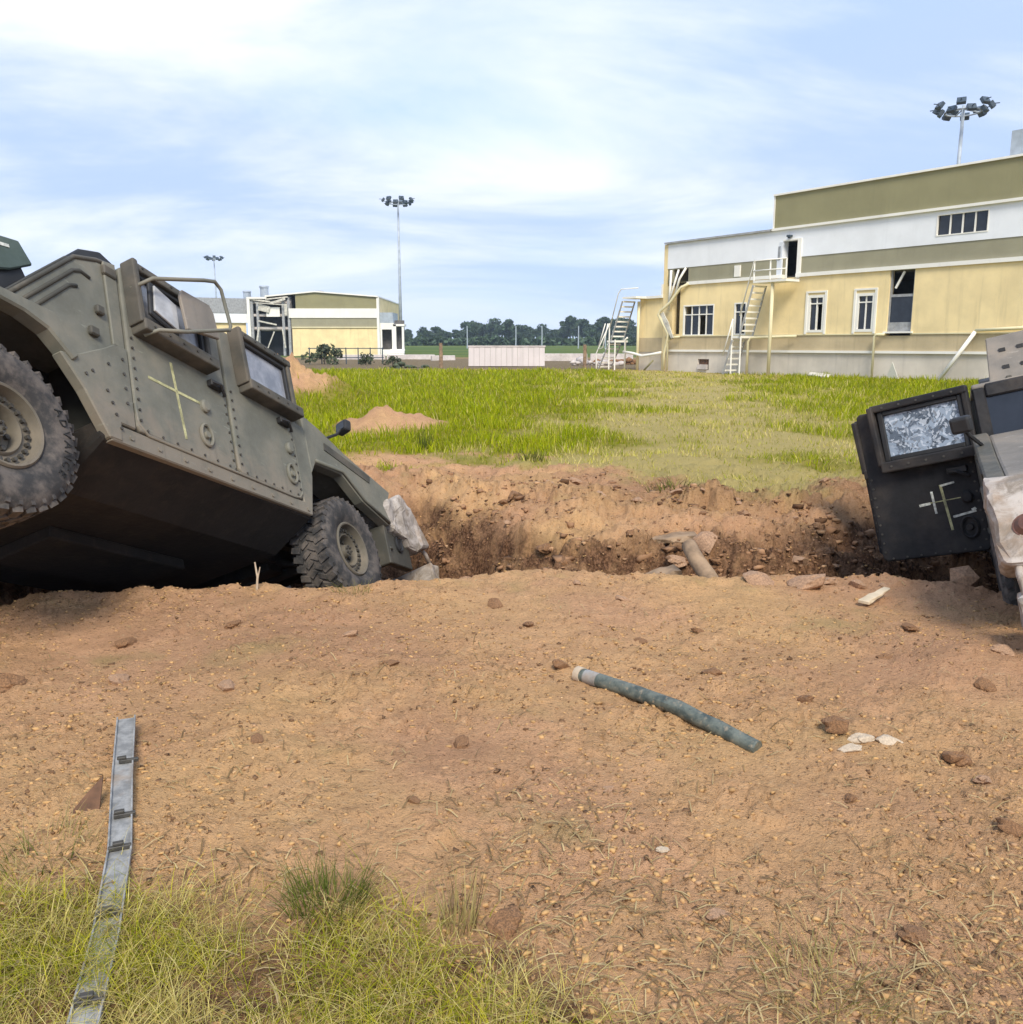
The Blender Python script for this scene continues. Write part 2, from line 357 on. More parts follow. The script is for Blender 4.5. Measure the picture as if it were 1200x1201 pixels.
def height(X, Y, fine=True):
    w0 = fbm(X * .8, Y * .8, 2) * .20; w = fbm(X * .9, Y * .9, 3) * .18 + fbm(X * 3.1 + 4, Y * 3.1, 2) * .06
    yn = np.interp(X, LIPN[:, 0], LIPN[:, 1]) + w * .45; yf = np.interp(X, LIPF[:, 0], LIPF[:, 1]) + w0 * 1.5
    D = np.interp(X, DEEP[:, 0], DEEP[:, 1])
    near = sstep(0, .55, Y - yn)
    fw = np.clip((yf - Y) / np.interp(X, [-1., .3, 3, 4.5], [2.1, 2.3, 2.3, 2.1]), 0, 1)
    terr = fw + .085 * np.sin(fw * 21 + 5 * perlin(X * .8, Y * .4))* np.sin(np.pi * fw)      # broken ledges on the far bank
    far = sstep(0, 1, np.clip(terr, 0, 1))
    t = near * far
    z = -D * t
    # loose spoil along the lips
    rim = np.exp(-((Y - yn + .12) / .30)**2)
    rimf = np.exp(-((Y - yf - .15) / .5)**2)
    z = z + rim * (.01 + .07 * np.maximum(fbm(X * 2.3, Y * 2.3, 3), -.15)) + rimf * (.05 + .22 * np.maximum(fbm(X * 1.7 + 9, Y * 1.7, 3), -.2))
    # spoil heaps
    z = z + 1.2 * np.exp(-(((X + 7.0) / 2.3)**2 + ((Y - 25.5) / 2.4)**2)) * (1 + .40 * fbm(X * 1.5, Y * 1.5, 4, .65))
    z = z + .30 * np.exp(-(((X + 2.35) / 1.05)**2 + ((Y - 17.2) / 1.1)**2)) * (1 + .7 * fbm(X * 1.8, Y * 1.8, 4, .6))
    z = z - .42 * np.exp(-(((X - 1.18) / .34)**2 + ((Y - 7.15) / .34)**4)) - .35 * np.exp(-(((X + .42) / .30)**2 + ((Y - 8.3) / .7)**2))
    z = z + .13 * np.exp(-(((X - 2.75) / .75)**2 + ((Y - 4.25) / .42)**2)) * (1 + .8 * fbm(X * 2.2, Y * 2.2, 3))
    z = z + .20 * np.exp(-(((X + 4.6) / .7)**2 + ((Y - 6.6) / 1.5)**2))  # low bank added to block light and view beneath the truck
    churn = sstep(13.5, 11, Y) * sstep(7.0, 8.6, Y)
    z = z + churn * .10 * fbm(X * 1.5, Y * 1.5 + 3, 4)
    z = z + .05 * fbm(X * .35, Y * .35, 3) * sstep(2, 10, Y)
    z = z + 1.6 * sstep(120, 380, Y)
    if fine:
        k = np.clip(4.5 / np.maximum(Y, 1), .0, 1.6) ** .5
        inb = .5 + .9 * np.clip(t * 4, 0, 1)
        patch = np.clip(.55 + 1.1 * fbm(X * .7 + 31, Y * .7, 3), .15, 1.5)
        z = z + .030 * fbm(X * 1.9, Y * 1.9 + 7, 3) * sstep(60, 20, Y)
        lum = fbm(X * 7, Y * 7, 3); z = z + .030 * patch * np.maximum(lum, -.12) * (inb + .3)
        rid = 1 - np.abs(fbm(X * 11 + 3, Y * 13, 3)) * 2.2; z = z + .008 * patch * rid
        z = z + .015 * patch * np.abs(fbm(X * 26, Y * 26, 3))
        z = z + .004 * fbm(X * 70, Y * 70, 2) * sstep(9, 4, Y)
        wob = fbm(X * 9, Y * 9, 2) * .35; fd = np.clip(sstep(.04, .5, t) + .45 * rimf + .35 * churn, 0, 1) * sstep(.15, .5, Y - yn)
        on = sstep(.02, .16, fbm(X * 1.0 + 51, Y * 1.25, 4, .6) + .04 + .25 * rim + .6 * fd) * sstep(16, 9, Y)
        f1, f2, h1 = worley(X * 11 + wob, Y * 13 + wob, True); z = z + on * sstep(.0, .16, f2 - f1) * (.003 + .030 * np.maximum(_jx[(h1 * 7) & 511] - .35, 0)) * (1 - .35 * f1)
        f1, f2, h1 = worley(X * 24 + wob + 9, Y * 27, True); z = z + sstep(-.1, .1, fbm(X * 1.7 + 21, Y * 1.9, 3)) * sstep(.0, .2, f2 - f1) * .016 * np.maximum(_jx[(h1 * 5) & 511] - .4, 0) * sstep(12, 6, Y)
        f1, f2, h1 = worley(X * 4.6 + wob * .8, Y * 6.5 + wob * .8, True); z = z + np.clip(fd * 1.3, 0, 1) * sstep(.0, .14, f2 - f1) * .13 * (_jx[(h1 * 3) & 511] - .4)
        g1, g2 = worley(X * 34, Y * 38 + wob); z = z + .005 * sstep(.0, .3, g2 - g1) * sstep(-.1, .15, fbm(X * 2.3 + 81, Y * 2.3, 3)) * sstep(9, 5, Y)
        c1, c2 = worley(X * 4.2 + wob, Y * 5.5 + wob); z = z + .05 * sstep(.0, .4, c2 - c1) * (1 - c1) * np.clip(t * 5, 0, 1) * sstep(.25, .6, Y - yn)
        d1, d2 = worley(X * 8.5 + wob, Y * 9.5 - wob); z = z + .055 * (sstep(.0, .3, d2 - d1) - .6) * np.clip(fd * 1.2, 0, 1)
        z = z + .13 * np.clip(t * (1 - t) * 4, 0, 1) * fbm(X * 2.2 + 1, Y * 2.8, 3) * sstep(0, .5, Y - yn - .2)
    return z
def hz(x, y, fine=True): return float(height(np.array([float(x)]), np.array([float(y)]), fine)[0])
YG = np.array([(-60, 13), (-6, 14), (-3, 13.2), (-1.8, 12.3), (.46, 11.9), (1.3, 11.3), (1.8, 10.4), (2.3, 9.4), (3.5, 9.4), (5, 9.8), (60, 10.5)])
def grass_mask(X, Y):
    n = fbm(X * .9, Y * .9, 4); e = np.interp(X, YG[:, 0], YG[:, 1])
    g = sstep(-.5, .7, Y - e + n * 1.8) * sstep(60, 54, Y + n * 3)
    for cx_, cy_, rx, ry in ((-7.0, 25.5, 2.1, 2.6), (-2.35, 17.1, 1.0, 1.3)):
        d = ((X - cx_) / rx)**2 + ((Y - cy_) / ry)**2; g = g * sstep(.7, 1.5, d + n * .5)
    return g
def dry_mask(X, Y):
    n = fbm(X * .5 + 40, Y * .3, 4) * 1.25
    c = np.interp(Y, [9, 11, 26, 50], [2.6, 2.7, 5.4, 9.5]); w = np.interp(Y, [9, 11, 26, 50], [1.9, 2.2, 2.7, 3.8])
    return np.clip(sstep(1.7, .2, np.abs(X - c) / w + n * 1.3) + .75 * sstep(13.5, 9.5, Y + n * 2) * (X > 0.5), 0, 1)

def axis_u():
    c = np.linspace(-.86, .86, 760); o = np.geomspace(.86, 9, 26)[1:]
    return np.concatenate([-o[::-1], c, o])
U = axis_u()
YR = [1.25]
while YR[-1] < 15: YR.append(YR[-1] * 1.0058)
while YR[-1] < 70: YR.append(YR[-1] * 1.016)
while YR[-1] < 9000: YR.append(YR[-1] * 1.09)
YR = np.array([-300, -80, -25, -8, -3, -1, 0, .5, .9, 1.1] + YR)
GX = U[None, :] * np.maximum(YR, 1.25)[:, None]
wide = np.where(np.abs(U) > .86, np.sign(U) * (np.abs(U) - .86) * 30, 0)
GX = GX + wide[None, :] * np.where(YR < 30, 1, 0)[:, None]
GY = np.repeat(YR[:, None], len(U), 1)
GZ = height(GX, GY)
ny, nx = GX.shape
idx = np.arange(ny * nx).reshape(ny, nx)
F = np.stack([idx[:-1, :-1], idx[:-1, 1:], idx[1:, 1:], idx[1:, :-1]], -1).reshape(-1, 4)
fgrass = grass_mask(GX, GY); fdry = dry_mask(GX, GY)
froad = sstep(55, 60, GY + fbm(GX * .2, GY * .2, 3) * 4) * sstep(112, 104, GY)
far_field = sstep(104, 112, GY)
hb_ = height(GX, GY, False)
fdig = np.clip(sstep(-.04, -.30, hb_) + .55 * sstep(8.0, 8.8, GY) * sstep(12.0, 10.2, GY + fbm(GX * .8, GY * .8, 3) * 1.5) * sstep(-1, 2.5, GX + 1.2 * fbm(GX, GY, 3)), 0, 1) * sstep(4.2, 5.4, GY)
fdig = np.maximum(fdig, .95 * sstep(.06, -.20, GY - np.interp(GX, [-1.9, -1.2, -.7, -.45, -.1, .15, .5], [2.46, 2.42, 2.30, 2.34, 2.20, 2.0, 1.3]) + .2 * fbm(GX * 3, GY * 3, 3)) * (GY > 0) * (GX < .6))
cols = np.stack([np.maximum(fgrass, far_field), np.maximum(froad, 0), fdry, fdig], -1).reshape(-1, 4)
t = NT('bare_soil_and_turf')
P = t.coord('Object'); at = t.node('ShaderNodeAttribute', attribute_name='Col'); sp = t.node('ShaderNodeSeparateColor'); t.l.new(at.outputs['Color'], sp.inputs[0])
n1 = t.noise(.55, 5, .55, P); n2 = t.noise(4.5, 6, .6, P); n3 = t.noise(38, 6, .65, P); n4 = t.noise(150, 3, .6, P)
n0 = t.noise(.42, 6, .62, t.mapping((1, 1, 1), loc=(3, 9, 0)), .4)
soil = t.mix(t.ramp(n1, .38, .62), (.66, .405, .195), (.60, .345, .195))
soil = t.mix(t.ramp(n0, .43, .64, 0, .72), soil, (.46, .255, .150))
soil = t.mix(t.ramp(n2, .36, .66), t.mix(.25, soil, (.30, .175, .09)), soil)
soil = t.mix(t.ramp(n3, .56, .74, 0, .55), soil, (.50, .34, .19))
soil = t.mix(t.ramp(n3, .42, .28, 0, .5), soil, (.22, .13, .072))
soil = t.mix(t.ramp(n4, .6, .75, 0, .4), soil, (.16, .10, .06))
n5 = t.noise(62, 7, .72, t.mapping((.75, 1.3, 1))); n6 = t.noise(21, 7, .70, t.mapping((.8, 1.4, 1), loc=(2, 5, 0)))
soil = t.mix(t.ramp(n5, .585, .625, 0, .80), soil, (.12, .068, .036)); soil = t.mix(t.ramp(n6, .59, .66, 0, .5), soil, (.20, .115, .064)); soil = t.mix(t.ramp(n6, .42, .35, 0, .5), soil, (.60, .41, .24))  # dark specks: damp crumbs plus the shadows between crumbs, painted into the colour
soil = t.mix(t.ramp(t.noise(1.3, 4, .6, t.mapping((1, 1, 1), loc=(7, 3, 0))), .56, .74, 0, .45), soil, (.36, .29, .12))
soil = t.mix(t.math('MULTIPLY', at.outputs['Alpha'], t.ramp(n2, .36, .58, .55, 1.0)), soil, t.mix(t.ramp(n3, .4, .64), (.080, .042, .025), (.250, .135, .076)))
turf = t.mix(t.ramp(n2, .35, .65), (.17, .165, .012), (.27, .23, .045))
turf = t.mix(t.math('MULTIPLY', sp.outputs[2], .8), turf, (.43, .34, .15))
road = t.mix(t.ramp(n2, .35, .7), (.14, .105, .065), (.25, .195, .12))
ff = t.noise(.02, 4, .6, t.mapping((1, 4, 1)))
field = t.mix(t.ramp(ff, .4, .6), (.075, .12, .035), (.13, .16, .045))
sy = t.node('ShaderNodeSeparateXYZ'); t.l.new(P, sy.inputs[0])
isfar = t.ramp(sy.outputs[1], 100, 112)
g = t.mix(isfar, turf, field)
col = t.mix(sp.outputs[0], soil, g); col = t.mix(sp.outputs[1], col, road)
hh = t.math('ADD', t.math('MULTIPLY', n3, .7), t.math('MULTIPLY', n4, .3))
hh = t.math('ADD', hh, t.math('MULTIPLY', n5, .8))
vv = t.voro(46, 'DISTANCE_TO_EDGE', vec=P); hh = t.math('ADD', hh, t.math('MULTIPLY', t.ramp(vv, 0, .12), .10))
t.bump(hh, .95, .024)
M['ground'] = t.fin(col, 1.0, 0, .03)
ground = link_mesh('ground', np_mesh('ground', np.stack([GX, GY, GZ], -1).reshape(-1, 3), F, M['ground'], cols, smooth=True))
tag(ground, kind='structure')

# ------------------------------------------------------------------ loose soil crumbs
_ico = None
def ico():
    global _ico
    if _ico is None:
        bm = bmesh.new(); bmesh.ops.create_icosphere(bm, subdivisions=1, radius=1)
        _ico = (np.array([v.co[:] for v in bm.verts]), np.array([[v.index for v in f.verts] for f in bm.faces])); bm.free()
    return _ico
CUBE = (np.array([(x_, y_, z_) for z_ in (-1, 1) for x_, y_ in ((-1, -1), (1, -1), (1, 1), (-1, 1))]) * .8, np.array([(0, 2, 1), (0, 3, 2), (4, 5, 6), (4, 6, 7), (0, 1, 5), (0, 5, 4), (1, 2, 6), (1, 6, 5), (2, 3, 7), (2, 7, 6), (3, 0, 4), (3, 4, 7)]))
def scatter_crumbs(n):
    u = RNG.uniform(-.74, .74, n); y = 1.5 * (13.5 / 1.5) ** RNG.random(n) ** 1.15; x = u * y
    keep = (fbm(x * .8 + 11, y * .8, 3) + RNG.normal(0, .30, n) > -.05)
    x, y = x[keep], y[keep]; gm = grass_mask(x, y); k2 = RNG.random(len(x)) > gm * .9; x, y = x[k2], y[k2]
    n = len(x); z = height(x, y)
    s = .0028 * np.exp(RNG.normal(0, .62, n)) * (1 + .30 * y); s = np.clip(s, .0018, .011)
    V, Fi = CUBE; m = 8
    th = RNG.uniform(0, 6.28, n); c, q = np.cos(th), np.sin(th)
    sc3 = np.stack([s * RNG.uniform(.7, 1.6, n), s * RNG.uniform(.6, 1.1, n), s * RNG.uniform(.4, .85, n)], -1)
    L = V[None] * sc3[:, None] * RNG.uniform(.35, 1.35, (n, m, 3))
    W = np.stack([L[..., 0] * c[:, None] - L[..., 1] * q[:, None] + x[:, None], L[..., 0] * q[:, None] + L[..., 1] * c[:, None] + y[:, None], L[..., 2] + (z - s * .05)[:, None]], -1)
    FF = (Fi[None] + (np.arange(n) * m)[:, None, None]).reshape(-1, 3)
    pal = np.array([(.50, .305, .135), (.43, .26, .12), (.30, .18, .095), (.17, .098, .054), (.54, .355, .19), (.42, .255, .14)])
    cc = pal[RNG.choice(6, n, p=[.27, .27, .24, .12, .01, .09])] * RNG.uniform(.85, 1.12, (n, 1))
    return W.reshape(-1, 3), FF, np.repeat(cc, m, 0)
V_, F_, C_ = scatter_crumbs(56000)
tag(link_mesh('soil_crumbs', np_mesh('soil_crumbs', V_, F_, M['crumb'], C_)), 'loose crumbs of dry brown soil covering the dug ground', 'soil', kind='stuff')

def broken_soil(n):
    x = RNG.uniform(-1.2, 6, n); y = RNG.uniform(5.6, 11.5, n); hb = height(x, y, False)
    dg_ = np.clip(sstep(-.02, -.25, hb) + .5 * sstep(7.6, 8.6, y) * sstep(11.5, 9.5, y), 0, 1) * sstep(-.25, .15, fbm(x * 1.4, y * 1.4, 3))
    ok = (RNG.random(n) < dg_) & (grass_mask(x, y) < .4); x, y = x[ok], y[ok]; n = len(x); z = height(x, y)
    s = np.clip(.013 * np.exp(RNG.normal(0, .60, n)), .006, .055); V, Fi = CUBE; m = 8
    L = V[None] * (s[:, None] * RNG.uniform(.7, 1.5, (n, 3)) * np.array([1.25, 1, .6]))[:, None] * RNG.uniform(.35, 1.3, (n, m, 3)); a = RNG.uniform(0, 6.28, (n, 1)); L = np.stack([L[..., 0] * np.cos(a) - L[..., 1] * np.sin(a), L[..., 0] * np.sin(a) + L[..., 1] * np.cos(a), L[..., 2]], -1); W = L + np.stack([x, y, z - s * .05], -1)[:, None]
    pal = np.array([(.33, .19, .108), (.25, .142, .080), (.14, .078, .044), (.41, .25, .14)])
    return W.reshape(-1, 3), (Fi[None] + (np.arange(n) * m)[:, None, None]).reshape(-1, 3), np.repeat(pal[RNG.choice(4, n, p=[.35, .3, .2, .15])] * RNG.uniform(.8, 1.2, (n, 1)), m, 0)
V_, F_, C_ = broken_soil(15000)
tag(link_mesh('broken_soil', np_mesh('broken_soil', V_, F_, M['crumb'], C_)), 'broken lumps of damp brown soil along the trench bank', 'soil', kind='stuff')

# ------------------------------------------------------------------ grass blades
def blades(x, y, z, hgt, wid, lean, az, cols, seg=2, droop=.5):
    """curved tapering strips; returns V, F(quads)"""
    n = len(x); S = seg + 1
    tt = np.linspace(0, 1, S)
    fac = az + RNG.uniform(-1.2, 1.2, n) + 1.57
    wx, wy = np.cos(fac), np.sin(fac); lx, ly = np.cos(az), np.sin(az)
    out = np.zeros((n, S, 2, 3))
    for i, a in enumerate(tt):
        off = lean * hgt * (a * (1 - droop) + droop * a * a); up = hgt * (a - droop * .5 * lean * a * a)
        w = wid * (1 - .85 * a)
        for j, sg in enumerate((-1, 1)):
            out[:, i, j, 0] = x + lx * off + sg * wx * w * .5; out[:, i, j, 1] = y + ly * off + sg * wy * w * .5; out[:, i, j, 2] = z + up
    b = np.arange(n)[:, None] * (2 * S)
    fs = np.concatenate([np.stack([b[:, 0] + 2 * i, b[:, 0] + 2 * i + 1, b[:, 0] + 2 * i + 3, b[:, 0] + 2 * i + 2], -1) for i in range(seg)])
    return out.reshape(-1, 3), fs, np.repeat(cols, 2 * S, 0)
def field_grass(n):
    u = RNG.uniform(-.78, .78, n); y = 9 * (60 / 9.) ** RNG.random(n) ** .8; x = u * y
    g = grass_mask(x, y); d = dry_mask(x, y)
    patch = fbm(x * .6 + 70, y * .6, 3)
    ok = RNG.random(n) < g * np.clip(1 - .55 * d + .5 * patch, .12, 1); x, y, g, d, patch = x[ok], y[ok], g[ok], d[ok], patch[ok]
    n = len(x); z = height(x, y, False) - .01
    tall = np.clip(.75 + 1.1 * patch, .3, 1.5)
    hgt = (.185 * tall * (1 - .62 * d) * (.5 + .5 * g) + .03) * RNG.uniform(.5, 1.4, n) * np.interp(y, [9, 20, 60], [.75, 1, 1.1])
    wid = (.0045 + .00105 * y) * RNG.uniform(.6, 1.3, n)
    green = np.array([(.250, .300, .004), (.320, .345, .006), (.160, .205, .004), (.39, .36, .030)])
    dryc = np.array([(.48, .41, .12), (.56, .46, .19), (.40, .37, .08)])
    c = green[RNG.choice(4, n, p=[.38, .3, .17, .15])]; cd = dryc[RNG.integers(0, 3, n)]
    c = np.where((RNG.random(n) < d * .88 + .06)[:, None], cd, c) * RNG.uniform(.75, 1.25, (n, 1)) * (1 + .35 * patch)[:, None]
    return blades(x, y, z, hgt, wid, RNG.uniform(.1, .8, n), RNG.uniform(0, 6.28, n), np.clip(c, .005, 1), 2)
V_, F_, C_ = field_grass(230000)
tag(link_mesh('meadow_grass', np_mesh('meadow_grass', V_, F_, M['blade'], C_)), 'yellow-green rough grass across the field behind the trench', 'grass', kind='stuff')
def fg_grass():
    parts = []
    # dense matted grass in the near corner, thinning out to straws
    n = 62000; x = RNG.uniform(-1.9, 1.4, n); y = RNG.uniform(1.45, 2.75, n)
    lim = np.interp(x, [-1.9, -1.2, -.7, -.45, -.1, .15, .5, .8, 1.05, 1.4], [2.46, 2.42, 2.30, 2.34, 2.20, 2.0, 1.82, 2.04, 1.86, 1.75])
    m = sstep(.10, -.26, y - lim + .16 * fbm(x * 3, y * 3, 3)) * np.clip(.55 + 1.3 * fbm(x * 2.6 + 5, y * 2.6, 3), .06, 1) * np.interp(x, [-.3, .15, .45, .6, .8, 1.0], [1.5, .6, .10, .14, .30, .10])
    ok = RNG.random(n) < m; x, y = x[ok], y[ok]; n = len(x); z = height(x, y) - .004
    greenish = sstep(-.1, .25, fbm(x * 2.1 + 20, y * 2.1, 3) + .16 - .45 * np.clip(x + .1, 0, 1))
    g = np.array([(.28, .29, .012), (.48, .44, .030), (.14, .16, .010)]); s = np.array([(.66, .56, .22), (.58, .48, .14), (.40, .29, .10)])
    c = np.where((RNG.random(n) < greenish * .58)[:, None], g[RNG.choice(3, n, p=[.4, .35, .25])], s[RNG.integers(0, 3, n)]) * RNG.uniform(.7, 1.25, (n, 1))
    hg = RNG.uniform(.03, .11, n)
    parts.append(blades(x, y, z, hg, RNG.uniform(.0016, .0036, n), RNG.uniform(.5, 1.9, n), RNG.uniform(0, 6.28, n), c, 4, .6))
    return parts
def join(parts):
    V, Fq, C = [], [], []; k = 0
    for v, f, c in parts: V.append(v); Fq.append(f + k); C.append(c); k += len(v)
    return np.concatenate(V), np.concatenate(Fq), np.concatenate(C)
V_, F_, C_ = join(fg_grass())
tag(link_mesh('matted_grass', np_mesh('matted_grass', V_, F_, M['blade'], C_)), 'matted yellow-green grass around the metal strip in the foreground', 'grass', kind='stuff')
def straws(n):
    x = RNG.normal(0, 1, n); u = RNG.uniform(-.7, .7, n); y = 1.5 * (6 / 1.5) ** RNG.random(n) ** 1.9; x = u * y
    ok = RNG.random(n) < np.clip(.35 + 1.2 * fbm(x * 1.3 + 3, y * 1.3, 3) + .5 * (y < 2.6), 0.04, 1); x, y = x[ok], y[ok]; n = len(x)
    z = height(x, y) + .006; az = RNG.uniform(0, 6.28, n); L = RNG.uniform(.015, .085, n) ; el = RNG.normal(.08, .16, n)
    dx, dy = np.cos(az), np.sin(az); w = RNG.uniform(.0010, .0024, n)
    e = np.stack([x + dx * L, y + dy * L, height(x + dx * L, y + dy * L) + .008 + np.abs(el) * L * .6], -1); s = np.stack([x, y, z], -1)
    mid = (s + e) / 2; mid[:, 2] += .1 * L
    sd_ = np.stack([-dy * w, dx * w, np.zeros(n)], -1)
    V = np.stack([s - sd_, s + sd_, mid - sd_, mid + sd_, e - sd_, e + sd_], 1).reshape(-1, 3)
    b = np.arange(n) * 6; F = np.concatenate([np.stack([b, b + 1, b + 3, b + 2], -1), np.stack([b + 2, b + 3, b + 5, b + 4], -1)])
    s3 = np.array([(.52, .40, .21), (.42, .31, .15), (.30, .20, .10), (.20, .13, .07)]); c = s3[RNG.integers(0, 4, n)] * RNG.uniform(.8, 1.2, (n, 1))
    return V, F, np.repeat(c, 6, 0)
V_, F_, C_ = straws(9500)
tag(link_mesh('dry_straw', np_mesh('dry_straw', V_, F_, M['blade'], C_)), 'dry straw stalks strewn over the bare earth', 'straw', kind='stuff')
def tuft(name, x, y, n, r, h, cols, lean, label, wid=(.002, .004), group=None, droop=.4):
    a = RNG.uniform(0, 6.28, n); q = r * np.sqrt(RNG.random(n)); px, py = q * np.cos(a), q * np.sin(a)
    z = height(x + px, y + py) - hz(x, y) - .006
    c = np.array(cols)[RNG.integers(0, len(cols), n)] * RNG.uniform(.7, 1.25, (n, 1))
    v, f, cc = blades(px, py, z, RNG.uniform(.45, 1, n) * h, RNG.uniform(*wid, n), RNG.uniform(lean * .3, lean, n), a + RNG.normal(0, .6, n), c, 4, droop)
    return tag(link_mesh(name, np_mesh(name, v, f, M['blade'], cc), None, (x, y, hz(x, y))), label, 'grass tuft', group)
GR = [(.085, .125, .020), (.12, .155, .025), (.06, .085, .018)]; ST = [(.46, .37, .17), (.36, .28, .12), (.22, .20, .06)]
tuft('grass_tuft', -.53, 2.30, 330, .11, .15, GR + [ST[2]], .9, 'dark green grass tuft at the edge of the bare dirt')
tuft('grass_tuft', -.15, 2.20, 60, .055, .20, [ST[0], ST[1], (.16, .10, .06)], .35, 'stiff brown stubble stalks standing beside the dark clod', (.0025, .005), droop=.1)
tuft('grass_tuft', .80, 1.96, 150, .16, .13, ST, 1.2, 'pale dry straw tuft on the bare dirt by a small clod')
tuft('grass_tuft', -1.45, 2.55, 120, .15, .12, ST + GR[:1], 1.1, 'thin yellowing grass tuft beside the rusty shard')
tuft('grass_tuft', -1.02, 5.50, 60, .12, .12, [ST[2], (.2, .2, .07)], 1.0, 'small weed tuft on the trench edge below the front wheel')
tuft('weed_clump', .25, 11.9, 90, .16, .20, [(.07, .06, .025), (.13, .12, .04), (.2, .2, .05)], .9, 'dark weed clump at the edge of the meadow grass', (.008, .018))
tuft('weed_clump', 1.8, 9.7, 110, .28, .16, [(.08, .06, .03), (.2, .14, .07), (.2, .2, .05)], 1.1, 'brown weed clump on churned soil above the broken log', (.008, .018))
tuft('weed_clump', -1.35, 13.6, 50, .12, .42, [(.05, .06, .02), (.1, .12, .03)], .3, 'tall dark weed in front of the low dirt heap', (.008, .018))

# ------------------------------------------------------------------ armoured trucks
SIDE = lambda s: (lambda a, b, t: (a, s * t, b))            # (x, z, distance from the centre line)
def letters_mesh(text, size, depth, mat):
    """one mesh per character from the built-in font"""
    res = []
    for ch in text:
        cu = bpy.data.curves.new('letter', 'FONT'); cu.body = ch; cu.size = size; cu.extrude = depth; cu.align_x = 'CENTER'; cu.align_y = 'CENTER'; cu.resolution_u = 2
        o = bpy.data.objects.new('letter', cu); COL.objects.link(o)
        dg = bpy.context.evaluated_depsgraph_get(); me = bpy.data.meshes.new_from_object(o.evaluated_get(dg))
        COL.objects.unlink(o); bpy.data.objects.remove(o); bpy.data.curves.remove(cu)
        res.append(me)
    return res
def wheel_meshes():
    Wd = .155
    ax = lambda r, h, c, q: (r * c, h, r * q)
    tp = [(.215, .105), (.235, .135), (.30, .158), (.37, .162), (.415, .150), (.440, .130), (.447, .08), (.449, 0)]
    prof = tp + [(r, -h) for r, h in reversed(tp[:-1])]
    ty = MB().lathe(prof, 56, ax, closed=True)
    # staggered lugs on shoulders and crown
    for k in range(36):
        for sgn in (-1, 1):
            th = 2 * math.pi * (k + (.25 if sgn > 0 else -.25)) / 36
            Mx = Matrix.Rotation(-th, 4, 'Y') @ Matrix.Translation((.449, sgn * .105, 0)) @ Matrix.Rotation(sgn * .35, 4, 'X')
            ty.box(-.018, .010, -.050, .032, -.024, .024, Mx)
            Mx = Matrix.Rotation(-th - .05, 4, 'Y') @ Matrix.Translation((.452, sgn * .030, 0)) @ Matrix.Rotation(-sgn * .55, 4, 'X')
            ty.box(-.016, .011, -.036, .036, -.018, .018, Mx)
            Mx = Matrix.Rotation(-th, 4, 'Y') @ Matrix.Translation((.422, sgn * .150, 0))
            ty.box(-.030, .004, -.010, .003, -.012, .012, Mx)
    tyre = ty.mesh('tyre', M['tyre'], smooth='auto')
    rp = [(.0, .095), (.048, .095), (.056, .060), (.080, .028), (.118, .028), (.126, .085), (.134, .100), (.141, .095), (.147, .082), (.196, .086), (.203, .112), (.212, .146), (.224, .150), (.234, .140), (.232, .10), (.20, .0), (.0, .0)]
    rim = MB().lathe(rp, 40, ax).mesh('rim', M['rim'], smooth='auto')
    bo = MB()
    for n_, rr, h, br in ((24, .173, .084, .0125), (8, .099, .028, .015), (6, .032, .095, .008)):
        for k in range(n_):
            th = 2 * math.pi * k / n_; c, q = rr * math.cos(th), rr * math.sin(th)
            bo.tube([(c, h - .004, q), (c, h + .020, q)], br, 6)
    bolts = bo.mesh('bolts', M['bolt'])
    return tyre, rim, bolts
WHEEL = None; LETTERS = None
def add_wheel(root, x, s, letters=False, steer=0., phase=0.):
    global WHEEL, LETTERS
    if WHEEL is None: WHEEL = wheel_meshes(); LETTERS = letters_mesh('ADVANCE', .068, .003, M['tyre_letter'])
    w = empty('wheel', (x, s * .905, .47), (0, phase if s > 0 else -phase, (0 if s > 0 else math.pi) + steer), root)
    for nm, me in zip(('tyre', 'rim', 'bolts'), WHEEL): tag(link_mesh(nm, me, w), kind='stuff' if nm == 'bolts' else None)
    if letters:
        for j, me in enumerate(LETTERS):
            if not me.materials: me.materials.append(M['tyre_letter'])
            else: me.materials[0] = M['tyre_letter']
            a = R(letters) + j * .172; rr = .362
            # text reads round the sidewall, tops pointing outwards
            rad = Vector((math.cos(a), 0, math.sin(a))); out = Vector((0, 1, 0)); right = rad.cross(out)
            mt = Matrix((( right.x, rad.x, out.x, rad.x * rr), (right.y, rad.y, out.y, .163), (right.z, rad.z, out.z, rad.z * rr), (0, 0, 0, 1)))
            o = link_mesh('raised_letter', me, w); o.matrix_local = mt
    return w
def ring(mb, cx, cz, y, rx, rz, r, s):
    mb.tube([(cx + rx * math.cos(a * math.pi / 8), s * y, cz + rz * math.sin(a * math.pi / 8)) for a in range(17)], r, 6)
